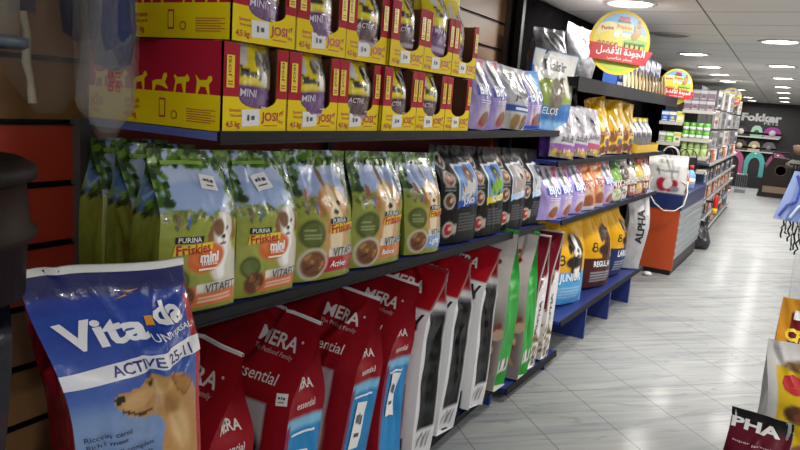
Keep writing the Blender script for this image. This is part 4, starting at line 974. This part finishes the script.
# ------------------------------------------------------------------ round cardboard signs on the shelf edges
AR1 = '\uFEDE\uFEC0\uFED3\uFEF7\uFE8D \uFE93\uFEA9\uFEEE\uFEA0\uFEDF\uFE8D'
AR2 = '\uFE90\uFEB3\uFE8E\uFEE8\uFEE3 \uFEAE\uFECC\uFEB4\uFE91'
def sign(loc, rz, r, label, arm):
    o = empty('round_shelf_sign', loc, (0, .06, rz)); tag(o, label, 'sign', 'round promotional signs')
    mb = MB(); yl = mat('yellow_sign_card', '#f0d020', .4); wh = mat('white_card', '#e6e6e4', .5)
    circ = [(math.cos(2 * math.pi * k / 48), math.sin(2 * math.pi * k / 48)) for k in range(48)]
    F = lambda x, y, d: (x * r, -d, y * r)
    mb.prism(circ, F, -.004, yl, wh)
    def seg(y0, y1, rr):
        pts = []
        for k in range(25):
            a = math.asin(max(-1, min(1, y0 / rr))); b = math.asin(max(-1, min(1, y1 / rr))); t = a + (b - a) * k / 24; pts.append((rr * math.cos(t), rr * math.sin(t)))
        return pts + [(-x, y) for x, y in pts[::-1]]
    N = lambda p: [(x * .5 + .5, y * .5 + .5) for x, y in p]
    pr = [PG(N(seg(-.1, .9, .9)), '#7fbce6'), PG(N(seg(-.1, .30, .9)), '#f2dc50'), PG(N(seg(-.9, -.1, .9)), '#b9cf4a')]
    pr += [EL(.30, .66, .21, .14, '#f4e6a0'), EL(.34, .56, .2, .1, '#f0d83a'), PG([(.55, .40), (.93, .40), (.95, .56), (.75, .6), (.55, .55)], '#8fc04a')]
    pr += [RC(.43, .84, .60, .90, '#c02a34'), RC(.41, .81, .62, .835, '#2c2c30'), RC(.40, .69, .68, .79, '#f0d22a'), T('Friskies', .54, .74, .25, '#b8242c', bold=.03), T('Purina', .26, .70, .2, '#c23a2c', rot=.1, bold=.03), EL(.42, .62, .05, .05, '#f4f2e6'), RC(.5, .59, .63, .64, '#e6ecd6')]
    pr += [EL(.76, .70, .055, .1, '#c98a4a'), EL(.76, .77, .06, .05, '#d89a58'), EL(.76, .83, .02, .05, '#a8703a'), EL(.72, .62, .05, .06, '#b87a3c'), EL(.74, .775, .01, .01, '#2a1a10'), EL(.78, .775, .01, .01, '#2a1a10'), EL(.76, .755, .012, .01, '#2a1a10')]
    for k in range(5): pr += [EL(.16 + .07 * k, .44, .025, .06, '#8a6a34'), EL(.16 + .07 * k, .46, .018, .02, '#d8b070')]
    for k in range(4): pr += [RC(.58 + .082 * k, .40, .65 + .082 * k, .52, '#3f7a34'), RC(.59 + .082 * k, .43, .64 + .082 * k, .48, '#e0c23a')]
    mb.prints(lambda x, y, d: ((x - .5) * 2 * r, -d, (y - .5) * 2 * r), 2 * r, 2 * r, pr, .0008)
    link('disc', mb, o)
    rd = mat('red_banner_card', '#c8202c', .4); b = MB()
    b.prism([(-1.0, -.60), (.86, -.62), (1.06, -.18), (-1.06, -.10), (-1.0, -.3)], lambda x, y, d: (x * r, -.036 - d, y * r), .002, rd, rd)
    b.prints(lambda x, y, d: ((x - .5) * 2 * r, -.038 - d, (y - .5) * 2 * r), 2 * r, 2 * r, [T(AR1, .5, .355, .8, '#f6f2f0', bold=.02, h=.16, rot=.01), T(AR2, .5, .245, .42, '#f6e6e6', h=.07)], .0008)
    link('banner', b, o)
    link('holder_arm', MB().box(-.012, .012, .004, arm, -r * .96, -r * .96 + .003, mat('clear_arm_plastic', '#b9bcc0', .3)), o)
    return o
sign(b2(.54, -.05, 1.94), R2 - .9, .19, 'largest round yellow sign with red Arabic banner, nearest on the top shelf edge', .05)
sign(b2(2.72, .02, 1.80), R2 - .9, .155, 'round yellow sign with red banner at the far end of the top shelf', .05)
# ------------------------------------------------------------------ orange counter and what stands on it
OR = mat('orange_laminate', '#b8481c', .4, bump=.02, var=.06); NV = mat('navy_laminate', '#182a5c', .35); ALU = mat('brushed_grey_panel', '#9aa0a6', .35, .35, bump=.1, bscale=30)
ct = empty('sales_counter', (-1.0, 7.05, 0), (0, 0, -.03)); tag(ct, 'orange counter with navy top band and grey slatted side by the aisle', 'counter')
link('front_panel', MB().box(-.215, .205, 0, .02, .05, .66, OR), ct)
link('top_band', MB().box(-.225, .215, -.006, 1.6, .655, .80, NV), ct)
sp = link('side_panel', MB().box(.19, .205, .02, 1.6, .16, .655, ALU), ct)
link('slat', [MB().box(.205, .212, .02, 1.6, .2 + .075 * k, .245 + .075 * k, ALU) for k in range(1)][0], sp)
for k in range(1, 6): link('slat', MB().box(.205, .212, .02, 1.6, .2 + .075 * k, .245 + .075 * k, ALU), sp)
link('body', MB().box(-.215, .19, .02, 1.6, .05, .655, mat('dark_counter_side', '#3a2a26', .5)), ct)
link('plinth', MB().box(-.21, .19, .01, 1.58, 0, .05, BLK), ct)
bk = empty('navy_ball', (-1.30, 6.98, .40)); tag(bk, 'round navy object showing between the silver sack and the orange counter', 'ball')
link('shell', MB().lathe([(0, -.10)] + [(.10 * math.cos(a), .10 * math.sin(a)) for a in np.linspace(-1.3, 1.3, 9)] + [(0, .10)], mat('navy_rubber_ball', '#17244f', .4), 18), bk)
link('stand', MB().lathe([(.06, -.40), (.05, -.39), (.012, -.36), (.012, -.09)], BLK, 12), bk)
def shopping():
    o = empty('shopping_bag', (-.98, 7.2, .802), (0, 0, .05)); tag(o, 'white carrier bag with grey print and red badges standing on the orange counter', 'shopping bag')
    def wf(p):
        p.fill('#dcdbd9'); p.mottle(3, 4, .12, c='#9a9894'); p.ell(.55, .2, .35, .25, '#c9c2c0', soft=.4); p.ell(.4, .22, .15, .2, '#a82838', .6); p.ell(.66, .2, .13, .18, '#a82838', -.6); p.ell(.54, .25, .12, .14, '#d9d4d2'); p.ell(.75, .12, .12, .08, '#8d8d92')
    b = bag('bag_body', .37, .37, .16, wf, lambda p: p.fill('#c22a34').rect(.4, 0, 1, 1, '#cfcdca'), [T('Procamder', .5, .6, .6, '#77767c', shear=.2), RC(.25, .78, .62, .87, '#b4b4ae'), RC(.3, .78, .36, .87, '#8d8d88'), RC(.45, .78, .52, .87, '#9a9a94')],
            nu=36, nv=44, ns=10, full=.7, edge=.9, bulge=.06, wr=.008, seed=301, mt=MATT, back='#d2d0cd', base=.95, seal=.0)
    link('bag_body', b['me'], o)
    wht = mat('white_cord', '#dedad2', .6)
    def arc(y, w_, top, z0): return [(w_ * math.cos(a), y + .01 * math.sin(3 * a), z0 + top * math.sin(a)) for a in np.linspace(0, math.pi, 13)]
    link('handle', MB().tube(arc(.0, .07, .085, .365), .004, wht, 6), o); link('handle', MB().tube(arc(.02, .08, .09, .365), .004, wht, 6), o)
    c = [(-.13, -.085, .14), (-.15, -.12, .08), (-.12, -.205, -.02), (-.06, -.225, -.10), (.03, -.225, -.16), (.13, -.22, -.15), (.20, -.20, -.09), (.215, -.15, .02), (.20, -.085, .1), (.14, -.08, .13)]
    link('hanging_cord', MB().tube(c, .007, wht, 8), o)
shopping()
def bottle(loc, h, r, c, cap, label):
    o = empty('bottle', loc); tag(o, label, 'bottle', 'bottles on the counter')
    link('flask', MB().lathe([(r * .9, 0), (r, .02), (r, h * .6), (r * .5, h * .75), (r * .35, h * .82)], mat('b_' + c.strip('#'), c, .25), 14), o)
    link('cap', MB().lathe([(r * .42, h * .82), (r * .42, h), (0, h)], mat('b_' + cap.strip('#'), cap, .4), 12), o)
    link('paper_band', MB().lathe([(r * 1.02, h * .2), (r * 1.02, h * .45)], mat('b_e0ddd6', '#e0ddd6', .5), 14), o)
bottle((-.86, 7.6, .802), .22, .045, '#c06a34', '#e6e2dc', 'orange bottle with white cap beside the carrier bag')
bottle((-.84, 7.9, .802), .25, .05, '#7fa9d6', '#c0302c', 'pale blue bottle with red cap behind the orange bottle')
bottle((-.90, 8.2, .802), .23, .045, '#5a86c8', '#e6e2dc', 'blue bottle with white cap at the back of the counter')
wb = empty('wire_basket', (-1.02, 7.95, .802)); tag(wb, 'black wire basket rising behind the carrier bag on the counter', 'basket')
for k in range(4):
    x = -.12 + .08 * k
    link('wire_hoop', MB().tube([(x - .09, 0, 0), (x - .09, 0, .28)] + [(x + .09 * math.cos(a), 0, .32 + .10 * math.sin(a)) for a in np.linspace(math.pi, 0, 9)] + [(x + .09, 0, .28), (x + .09, 0, 0)], .006, mat('dark_wire', '#26262a', .4, .6), 6), wb)
link('mesh_panel', MB().box(-.2, .2, .05, .06, 0, .33, mat('black_mesh_card', '#1c1c20', .6)), wb)

ps_ = empty('paper_scrap', (-.99, 6.88, .0)); tag(ps_, 'crumpled white paper scrap on the floor before the orange counter', 'paper scrap')
link('crumple', MB().lathe([(0, .0), (.035, .004), (.045, .02), (.03, .035), (0, .03)], PAPER, 7), ps_)
# ------------------------------------------------------------------ gondola beyond the counter: end shelves and aisle side
GW = mat('cream_gondola_steel', '#b9b4aa', .4, .1); GD = mat('dark_gondola_board', '#2b2929', .6)
g3 = empty('shelving_unit', (-1.08, 9.0, 0), (0, 0, 0)); tag(g3, 'far gondola with pale end shelves of green cans and a stocked aisle side', 'shelf unit')
link('back_panel', MB().box(-.28, .10, .02, 5.2, 0, 1.95, GD), g3)
for z, x0, x1 in ((.95, -.02, .29), (1.11, -.02, .29), (1.315, -.02, .30), (1.645, -.04, .29), (1.495, -.28, -.02), (1.25, -.28, -.02)):
    s_ = link('shelf', MB().box(x0, x1, -.30, .02, z - .022, z, GW), g3); link('price_rail', MB().box(x0, x1, -.308, -.30, z - .035, z + .004, GW), s_)
for z in (.10, .32, .55, .78, 1.02):
    s_ = link('shelf', MB().box(.10, .30, .1, 5.2, z - .02, z, mat('blue_grey_shelf', '#4a5872', .4)), g3); link('price_rail', MB().box(.30, .308, .1, 5.2, z - .03, z + .004, GW), s_)
def can_mesh(c):
    k = 'can_' + c.strip('#')
    return (MB().lathe([(.030, 0), (.034, .004), (.034, .088), (.030, .092), (0, .092)], mat(k, c, .35), 16).mesh('can'), MB().lathe([(.0346, .006), (.0346, .044)], mat('can_paper', '#d9dcd6', .5), 16).mesh('paper_band'))
CN, CB = can_mesh('#5fa83a')
for r_ in range(2):
    for k in range(4):
        o = link('food_can', CN, None, (-1.06 + .075 * k, 8.76, 1.317 + .0935 * r_)); tag(o, f"green and white can, {ORD[k]} from the left in the {'lower' if r_ == 0 else 'upper'} layer", 'can', 'green cans on the gondola end'); link('paper_band', CB, o)
CP, _ = can_mesh('#a9bf7a')
for r_ in range(2):
    for k in range(4):
        o = link('food_can', CP, None, (-1.055 + .073 * k, 8.76, 1.113 + .0935 * r_)) ; tag(o, f"pale olive can, {ORD[k]} from the left in the {'lower' if r_ == 0 else 'upper'} layer under the green cans", 'can', 'pale cans on the gondola end'); link('paper_band', CB, o) if False else None
def pack_mesh(w_, h, d, c, c2, c3, nm='pack'):
    mb = MB(); mb.box(-w_ / 2, w_ / 2, -d / 2, d / 2, 0, h, mat('pack_' + c.strip('#'), c, .45))
    for F, W_ in ((lambda x, y, q: ((x - .5) * w_, -d / 2 - q, y * h), w_), (lambda x, y, q: (w_ / 2 + q, (x - .5) * d, y * h), d)):
        mb.prints(F, W_, h, [RC(0, .62, 1, .9, c2), EL(.5, .36, .28, .2, c3), RC(.15, .08, .85, .16, c2)], .001)
    return mb.mesh(nm)
PK = [pack_mesh(.078, .12, .05, '#6d6870', '#b9b0b6', '#8a5a6a'), pack_mesh(.078, .12, .05, '#7d7880', '#c4bcc2', '#7a4a5a')]
for r_ in range(2):
    for k in range(4):
        o = link('snack_pack', PK[(r_ + k) % 2], None, (-1.08 + .082 * k, 8.76, 1.647 + .121 * r_)); tag(o, f"grey and pink pack, {ORD[k]} from the left in the {'lower' if r_ == 0 else 'upper'} layer above the green cans", 'pack', 'grey packs on the gondola top shelf')
for z, cols, nm in ((1.497, [('#2f62b0', '#d9dfe8', '#8fb0dc'), ('#3a6ab8', '#e8e6da', '#d8c83a'), ('#e0d8a0', '#d8c23a', '#f0f0ea')], 'blue and yellow'), (1.252, [('#8a8d86', '#d9d9d4', '#b0b0aa'), ('#5aa83a', '#d9e0c8', '#c9d63a'), ('#d9d9d4', '#c9c83a', '#6a8a3a')], 'green and white')):
    for k, c in enumerate(cols):
        me = pack_mesh(.08, .125, .06, *c); o = link('treat_box', me, None, (-1.31 + .085 * k, 8.76, z)); tag(o, f"small {nm} box, {ORD[k]} in the {'upper' if z > 1.4 else 'lower'} row left of green cans", 'box', 'small boxes left of the green cans')
# aisle side: rows of small goods
AIS = [pack_mesh(.14, .15, .12, *c) for c in (('#c4602c', '#e6ddd2', '#e09a5a'), ('#d9d5ce', '#c06a34', '#8a4a2c'), ('#3a4a6a', '#c9ccd4', '#8a9ab8'), ('#8a8680', '#d6d2ca', '#4a4844'), ('#4a4240', '#b9a98a', '#7a5a3a'))]
names = ['orange', 'white and orange', 'navy', 'grey', 'brown']
for li, z in enumerate((.102, .322, .552, .782, 1.022)):
    for k in range(14):
        q = (k + li * 2) % 5 if li != 2 and li != 3 else (k % 2 if li == 2 else 2 + k % 3)
        o = link('treat_pack', AIS[q], None, (-.87, 9.2 + .36 * k, z), (0, 0, A90 + .05 * ((k * 3) % 5 - 2)))
        tag(o, f"{names[q]} pack, {ORD[k]} along the {('floor level', 'second', 'third', 'fourth', 'fifth')[li]} shelf of the far gondola side", 'pack', 'packs on the far gondola side')
HB = [pack_mesh(.16, .22, .03, *c, nm='blister') for c in (('#8f8e90', '#6a6a70', '#5a5a60'), ('#a9a7a4', '#88827a', '#7a3a3a'), ('#6a6a6e', '#b9b9ba', '#3a3a40'))]
for li, z in enumerate((1.20, 1.45, 1.70)):
    for k in range(10):
        o = link('blister_pack', HB[(k + li) % 3], None, (-.80 - .03 * (k % 2), 9.25 + .5 * k, z), (0, 0, A90 - .2))
        tag(o, f"pale hanging blister pack, {ORD[k]} along the {('lowest', 'middle', 'highest')[li]} hook row of the far gondola", 'blister pack', 'blister packs hanging on the far gondola'); link('hook', MB().box(-.006, .006, -.012, .15, .215, .222, BLK), o)
sign((-.86, 11.9, 1.93), .02, .15, 'smallest round yellow sign with red banner, on the far gondola near the black display', .1)
fe = empty('fire_extinguisher', (-.66, 9.35, .0)); fe.scale = (.6, .6, .86); tag(fe, 'red and yellow canister with black hose hanging at the corner of the far gondola', 'fire extinguisher')
link('cylinder', MB().lathe([(.045, .45), (.052, .46), (.052, .68), (.03, .72), (.018, .74)], mat('red_canister', '#b8201c', .3), 16), fe)
link('yellow_band', MB().lathe([(.0535, .46), (.0535, .54)], mat('yellow_paper', '#d8b82a', .5), 16), fe)
link('valve', MB().box(-.03, .05, -.012, .012, .735, .765, BLK), fe)
link('hose', MB().tube([(.04, 0, .75), (.09, 0, .74), (.12, -.01, .68), (.13, -.01, .6)], .009, BLK, 8), fe)
link('wall_bracket', MB().box(-.25, -.04, -.02, .02, .615, .645, BLK), fe)
def sackf(p): p.fill('#26262a'); p.mottle(3, 4, .5, c='#4a4a50')
put(bag('black_sack', .26, .34, .22, sackf, sackf, [], nu=24, nv=30, ns=8, full=.3, edge=.7, bulge=.15, wr=.015, seed=401, back='#1c1c20'), (-.80, 8.95, .0), (0, .1, .3), 'crumpled black plastic sack on the floor at the end of the counter', 'sack')

# ------------------------------------------------------------------ black display on the back wall
DB_ = mat('black_display_laminate', '#17161a', .45); SILV = mat('silver_letters', '#c9cacc', .35, .4)
dp = empty('display_stand', (-.75, 22.25, 0)); tag(dp, 'black wall display with silver lettering and two pale shelves of pet carriers', 'display stand')
link('back_board', MB().box(-.72, 1.25, -.06, 0, .0, 2.08, DB_), dp)
lt = MB(); lt.prints(lambda x, y, d: ((x - .5) * 1.2 + .02, -.062 - d, 1.60 + y * .3), 1.2, .3, [T('Fokker', .50, .62, .86, '#efefef', bold=.05, h=.19), T('PETS', .72, .12, .3, '#d9dadc', h=.07)], .002)
link('lettering', lt, dp)
for z in (.84, 1.24):
    s_ = link('shelf', MB().box(-.66, .55, -.42, -.06, z - .03, z, mat('pale_shelf_board', '#c4c2be', .4)), dp)
link('counter_ledge', MB().box(-.68, .62, -.5, -.06, .50, .54, mat('pale_pink_board', '#8d7d80', .4)), dp)
link('side_post', MB().box(1.25, 1.32, -.5, 0, 0, 2.05, DB_), dp)
def carrier(x, z, w_, h, body, top, label, win='#d9d4c8'):
    o = empty('pet_carrier', (-.75 + x, 22.0, z)); tag(o, label, 'pet carrier', 'pet carriers on the black display')
    pts = [(-.5, 0), (.5, 0), (.52, .4), (.40, .78), (.18, .98), (-.18, .98), (-.40, .78), (-.52, .4)]
    link('shell', MB().prism([(a * w_, b * h * .5) for a, b in pts[:3]] + [(-.52 * w_, .2 * h)], lambda x_, y_, d: (x_, -.13 + d, y_), .26, mat('car_' + body.strip('#'), body, .5)), o)
    link('hood', MB().prism([(a * w_, max(b, .2) * h) for a, b in pts[2:]], lambda x_, y_, d: (x_, -.125 + d, y_), .25, mat('car_' + top.strip('#'), top, .5)), o)
    link('window', MB().lathe([(0, 0), (w_ * .2, 0), (w_ * .2, .01)], mat('car_' + win.strip('#'), win, .6), 18, M=Matrix.Translation((0, -.131, h * .42)) @ Matrix.Rotation(A90, 4, 'X')), o)
    link('grip', MB().tube([(-w_ * .15, 0, h * .95), (-w_ * .1, 0, h * 1.1), (w_ * .1, 0, h * 1.1), (w_ * .15, 0, h * .95)], .012, BLK, 6), o)
carrier(-.44, 1.242, .42, .30, '#2a2830', '#22202a', 'dark pet carrier with pale window at the left of the upper display shelf')
carrier(-.04, 1.242, .30, .32, '#8fb89a', '#a4c9ae', 'mint green round pet carrier in the middle of the upper display shelf', '#3a4a40')
carrier(.36, 1.242, .44, .30, '#a09aa2', '#9a2a8a', 'magenta and grey pet carrier on the upper display shelf', '#c9c4cc')
carrier(-.42, .842, .40, .30, '#4a443c', '#3f3a34', 'brown pet carrier with pale heart window on the lower display shelf', '#cfc4ae')
carrier(-.04, .842, .30, .28, '#b9ad8a', '#a89f82', 'beige patterned pet carrier on the lower display shelf', '#e0d8b8')
carrier(.33, .842, .34, .28, '#4a4a4e', '#5a5a5e', 'grey mesh pet carrier at the right of the lower display shelf', '#7a7a80')
def igloo(x, c, label):
    o = empty('pet_house', (x - .12, 19.5, .28)); o.scale = (.86, .86, .74); tag(o, label, 'pet house', 'arched pet houses')
    m_ = mat('ig_' + c.strip('#'), c, .5)
    n = 18; ou = [(.27 * math.cos(a), .36 + .50 * max(0, math.sin(a)) if False else .42 + .42 * math.sin(a)) for a in np.linspace(0, math.pi, n)]
    inn = [(.15 * math.cos(a), .36 + .27 * math.sin(a)) for a in np.linspace(math.pi, 0, n)]
    fr_ = MB().prism([(.27, .0)] + ou + [(-.27, 0), (-.15, 0)] + inn + [(.15, 0)], lambda x_, y_, d: (x_, d, y_), .04, m_)
    link('arch_front', fr_, o)
    link('dome', MB().prism([(.26, .0)] + [(a * .98, b * .98) for a, b in ou] + [(-.26, 0)], lambda x_, y_, d: (x_, .04 + d, y_), .4, mat('dk_' + c.strip('#'), '#2a2226', .6)), o)
    link('top_badge', MB().lathe([(0, 0), (.03, 0), (.03, .01)], PAPER, 12, M=Matrix.Translation((0, -.001, .77)) @ Matrix.Rotation(A90, 4, 'X')), o)
pf_ = link('low_platform', MB().box(-1.5, .4, 19.2, 20.3, 0, .278, DB_)); tag(pf_, 'low black platform under the arched pet houses', 'platform')
igloo(-1.0, '#a8527a', 'pink arched pet house, left one below the black display'); igloo(-.52, '#4fa8a4', 'turquoise arched pet house below the black display'); igloo(-.02, '#9a4a78', 'pink arched pet house, right one partly behind the dark carrier')
def crate(x, y, c, label):
    o = empty('wire_crate', (x, y, 0)); o.scale = (.72, 1, 1); tag(o, label, 'crate', 'wire crates on the floor')
    link('tray_base', MB().box(-.15, .15, -.15, .15, 0, .08, mat('cr_' + c.strip('#'), c, .4)), o)
    gm = mat('grey_crate_wire', '#8d9094', .4, .5)
    for s in (-1, 1):
        mb = MB()
        for k in range(6): mb.tube([(-.15 + .06 * k, s * .15, .08), (-.15 + .06 * k, s * .15, .42)], .006, gm, 6)
        mb.tube([(-.15, s * .15, .42), (.15, s * .15, .42)], .008, gm, 6); link('wire_side', mb, o)
    link('top_grid', MB().tube([(-.15, -.15, .42), (.15, -.15, .42), (.15, .15, .42), (-.15, .15, .42), (-.15, -.15, .42)], .009, gm, 6), o)
crate(-1.10, 17.8, '#7a2a2a', 'small wire crate with red base on the floor before the pink pet house'); crate(-.78, 17.6, '#8a8c90', 'small wire crate with grey base on the floor before the turquoise pet house')

# ------------------------------------------------------------------ right hand side
def stroller():
    o = empty('pet_stroller', (-.02, 17.2, 0)); tag(o, 'dark brown pet bag with wide base tray on the floor at the right', 'pet carrier')
    bm_ = mat('dark_brown_fabric', '#2a211e', .8, bump=.3); lt_ = mat('tan_bedding', '#8d7a66', .8, bump=.3)
    link('base', MB().prism([(-.40, 0), (.42, 0), (.38, .10), (-.38, .10)], lambda x, y, d: (x, d, y), .5, bm_), o)
    link('bedding', MB().box(-.3, .3, -.01, .02, .10, .24, lt_), o)
    link('hood', MB().prism([(-.38, .10), (.38, .10), (.34, .55), (.22, .86), (-.18, .88), (-.32, .6)], lambda x, y, d: (x, .03 + d, y), .42, bm_), o)
    link('round_window', MB().lathe([(.10, 0), (.115, .012), (.13, 0)], mat('brown_trim', '#4a3a32', .6), 20, M=Matrix.Translation((.0, .03, .6)) @ Matrix.Rotation(A90, 4, 'X')), o)
    link('handle', MB().tube([(-.2, .2, .86), (-.2, .2, .98), (.1, .2, 1.0), (.15, .2, .86)], .02, bm_, 8), o)
stroller()
def furn(): 
    o = empty('cat_tree', (.42, 16.0, 0)); tag(o, 'grey and brown plush cat tree at the right edge behind the dark carrier', 'cat tree')
    pl = mat('grey_plush', '#55524f', .9, bump=.6, bscale=40); br = mat('brown_plush', '#6a5240', .9, bump=.6, bscale=40)
    link('base_board', MB().box(-.3, .4, -.2, .3, 0, .08, br), o); link('post', MB().tube([(0, 0, .08), (0, 0, 1.0)], .06, br, 12), o)
    link('lower_platform', MB().lathe([(.0, .72), (.36, .74), (.38, .82), (.3, .9), (0, .88)], pl, 18), o); link('upper_bed', MB().lathe([(.1, 1.0), (.26, 1.02), (.3, 1.2), (.22, 1.22), (.2, 1.1), (0, 1.08)], br, 18), o)
furn()
ob = empty('toy_ball', (.30, 15.2, .62)); tag(ob, 'bright orange toy ball at the right edge above the blue clothes', 'ball')
link('shell', MB().lathe([(0, -.085)] + [(.085 * math.cos(a), .085 * math.sin(a)) for a in np.linspace(-1.3, 1.3, 9)] + [(0, .085)], mat('orange_rubber', '#d8801c', .4), 18), ob)
link('stand', MB().lathe([(.08, -.62), (.08, -.60), (.015, -.58), (.015, -.08)], BLK, 12), ob)
def coats():
    rk = empty('clothes_rack', (.36, 8.0, 0)); tag(rk, 'black wire rack foot under the hanging blue clothes at the right edge', 'rack')
    mw = mat('black_rack_wire', '#1b1b1e', .4, .5)
    link('rail', MB().tube([(-.3, 0, 1.16), (.6, 0, 1.16)], .012, mw, 8), rk)
    for x in (.5,): link('post', MB().tube([(x, 0, 0), (x, 0, 1.16)], .018, mw, 8), rk)
    rnd = random.Random(4)
    for k in range(18):
        x = -.26 + .03 * k
        pts = [(x + rnd.uniform(-.015, .015), rnd.uniform(-.15, .15) if j else 0, .62 - .038 * j) for j in range(1, rnd.randint(6, 11))]
        link('hanging_chain', MB().tube([(x, 0, 1.16)] + [(x, 0, .6)] + pts, .009, mw, 5), rk)
    for i, (x, c, c2) in enumerate(((-.21, '#8fa2d0', '#3a4aa0'), (-.11, '#7388c4', '#c9d2e6'), (.0, '#a9b6da', '#a8d02a'), (.12, '#4a5ab0', '#2f3f9c'))):
        o = empty('pet_coat', (.36 + x, 7.9 - .05 * i, .60), (0, 0, -.15)); tag(o, ('pale blue pet coat, leftmost hanging on the rack at the right edge', 'pale blue pet coat with dark blue collar, second on the rack', 'blue pet coat with lime green trim at the right edge', 'pale blue pet coat, rightmost on the rack')[i], 'pet coat', 'pet coats on the rack')
        mb = MB(); n = 14; vs = []
        for j in range(9):
            t = j / 8; r = .075 * (1 - .5 * t)
            for k in range(n):
                a = 2 * math.pi * k / n; q = 1 + .28 * math.sin(4 * a + i) * (1 - t)
                vs.append((r * q * math.cos(a) - .07 * (1 - t), .6 * r * q * math.sin(a), .50 * t))
        mb.add(vs, [(j * n + k, j * n + (k + 1) % n, (j + 1) * n + (k + 1) % n, (j + 1) * n + k) for j in range(8) for k in range(n)], mat('coat_' + c.strip('#'), c, .6, bump=.3, bscale=25), True)
        link('fabric', mb, o)
        link('trim', MB().tube([(-.10, -.07, .04), (-.04, -.075, .16), (.03, -.06, .2), (.05, -.05, .34), (0, -.035, .46)], .014, mat('coat_' + c2.strip('#'), c2, .6), 8), o)
        link('hanger', MB().tube([(0, 0, .49), (0, 0, .56)], .006, mw, 6), o)
coats()
# near sacks at the lower right
GR = 'sacks on the floor at the lower right'
def hia_front(p): p.fill('#5d1626'); p.mottle(3, 4, .2, c='#3a0c16'); p.rect(0, .90, 1, 1.01, '#1b1b1e'); p.ell(.62, .70, .09, .09, '#d9d6d4'); p.ell(.62, .70, .06, .06, '#5d1626')
H1 = bag('dog_food_sack', .20, .50, .16, hia_front, lambda p: p.fill('#cfccc8').mottle(2, 3, .2), [T('PHA', .42, .905, .8, '#e4e2e0', bold=.04, h=.17), T('super premium', .5, .80, .8, '#c9a9b0', h=.04)], nu=36, nv=60, ns=10, full=.7, edge=.8, bulge=.08, wr=.01, seed=501, mt=MATT, back='#cfccc8', tslope=-.05)
put(H1, (.075, 2.62, .0), (-.03, -.04, -.12), 'dark maroon sack with white capitals at the lower right corner', 'dog food sack', GR)
def yb_front(p):
    p.fill('#d8b41c'); p.mottle(3, 4, .15, c='#a8841a'); p.rect(-.1, .86, 1.1, 1.01, '#d6d4d2'); p.rect(-.1, -.1, .12, 1.1, '#cfcdcb'); p.ell(.40, .87, .2, .07, '#7a5a3a'); p.ell(.33, .62, .14, .12, '#5d3a2a'); p.ell(.4, .6, .1, .08, '#7a4a34'); p.ell(.5, .4, .16, .1, '#8a5a44')
H2 = bag('dog_food_sack', .30, .66, .2, yb_front, lambda p: p.fill('#cdccca').mottle(2, 3, .2), [T('ec', .40, .775, .46, '#b8242c', bold=.05, h=.22)], [T('XL', .6, .6, .4, '#3a4a6a', rot=A90), RC(.4, .84, .6, .9, '#2f62b0')], nu=40, nv=60, ns=12, full=.65, edge=.8, bulge=.1, wr=.014, seed=503, mt=MATT, back='#cdccca', wave=.012)
put(H2, (.20, 3.05, .0), (-.04, .03, .16), 'yellow and white sack with red letters behind the maroon sack', 'dog food sack', GR)
def ch_front(p): p.fill('#6d1420'); p.rect(-.1, -.1, .16, 1.1, '#d8962a'); p.rect(-.1, .93, 1.1, 1.1, '#d8962a'); p.rect(.6, .8, 1.1, .93, '#8a6a4a'); p.mottle(3, 4, .15)
H3 = bag('dog_food_sack', .28, .76, .18, ch_front, lambda p: p.fill('#d0902a').mottle(2, 3, .2), [T('Chef', .34, .80, .46, '#f0d23a', rot=-.1, bold=.05), RC(.2, .885, .36, .935, '#e6e4e0'), T('pro', .9, .74, .2, '#f0d23a', bold=.03), T('premium quality', .6, .74, .4, '#e6c9b0', rot=-.1)], nu=40, nv=60, ns=12, full=.7, edge=.85, bulge=.06, wr=.006, seed=505, mt=MATT, back='#d0902a')
put(H3, (.20, 3.42, .0), (-.02, .04, .0), 'maroon sack with orange border and yellow lettering behind the yellow sack', 'dog food sack', GR)
o = empty('clear_plastic_sack', (.25, 3.85, 0)); tag(o, 'clear plastic sack of pink and blue goods at the right edge', 'plastic bag')
link('film', clear_sack(.0, .90, .16, .14, 2., mat('clear_sack_film', '#e2e4e6', .18, bump=.5, bscale=20, alpha=.28)), o)
for nm, c, dx, z in (('blue_toy', '#3f78b8', .02, .66), ('pink_toy', '#c98a98', -.03, .5), ('white_toy', '#d6d6d8', .03, .3)):
    link(nm, MB().lathe([(0, -.08), (.06, -.06), (.08, 0), (.06, .06), (0, .08)], mat('toy_' + c.strip('#'), c, .5), 14, (dx, 0, z)), o)
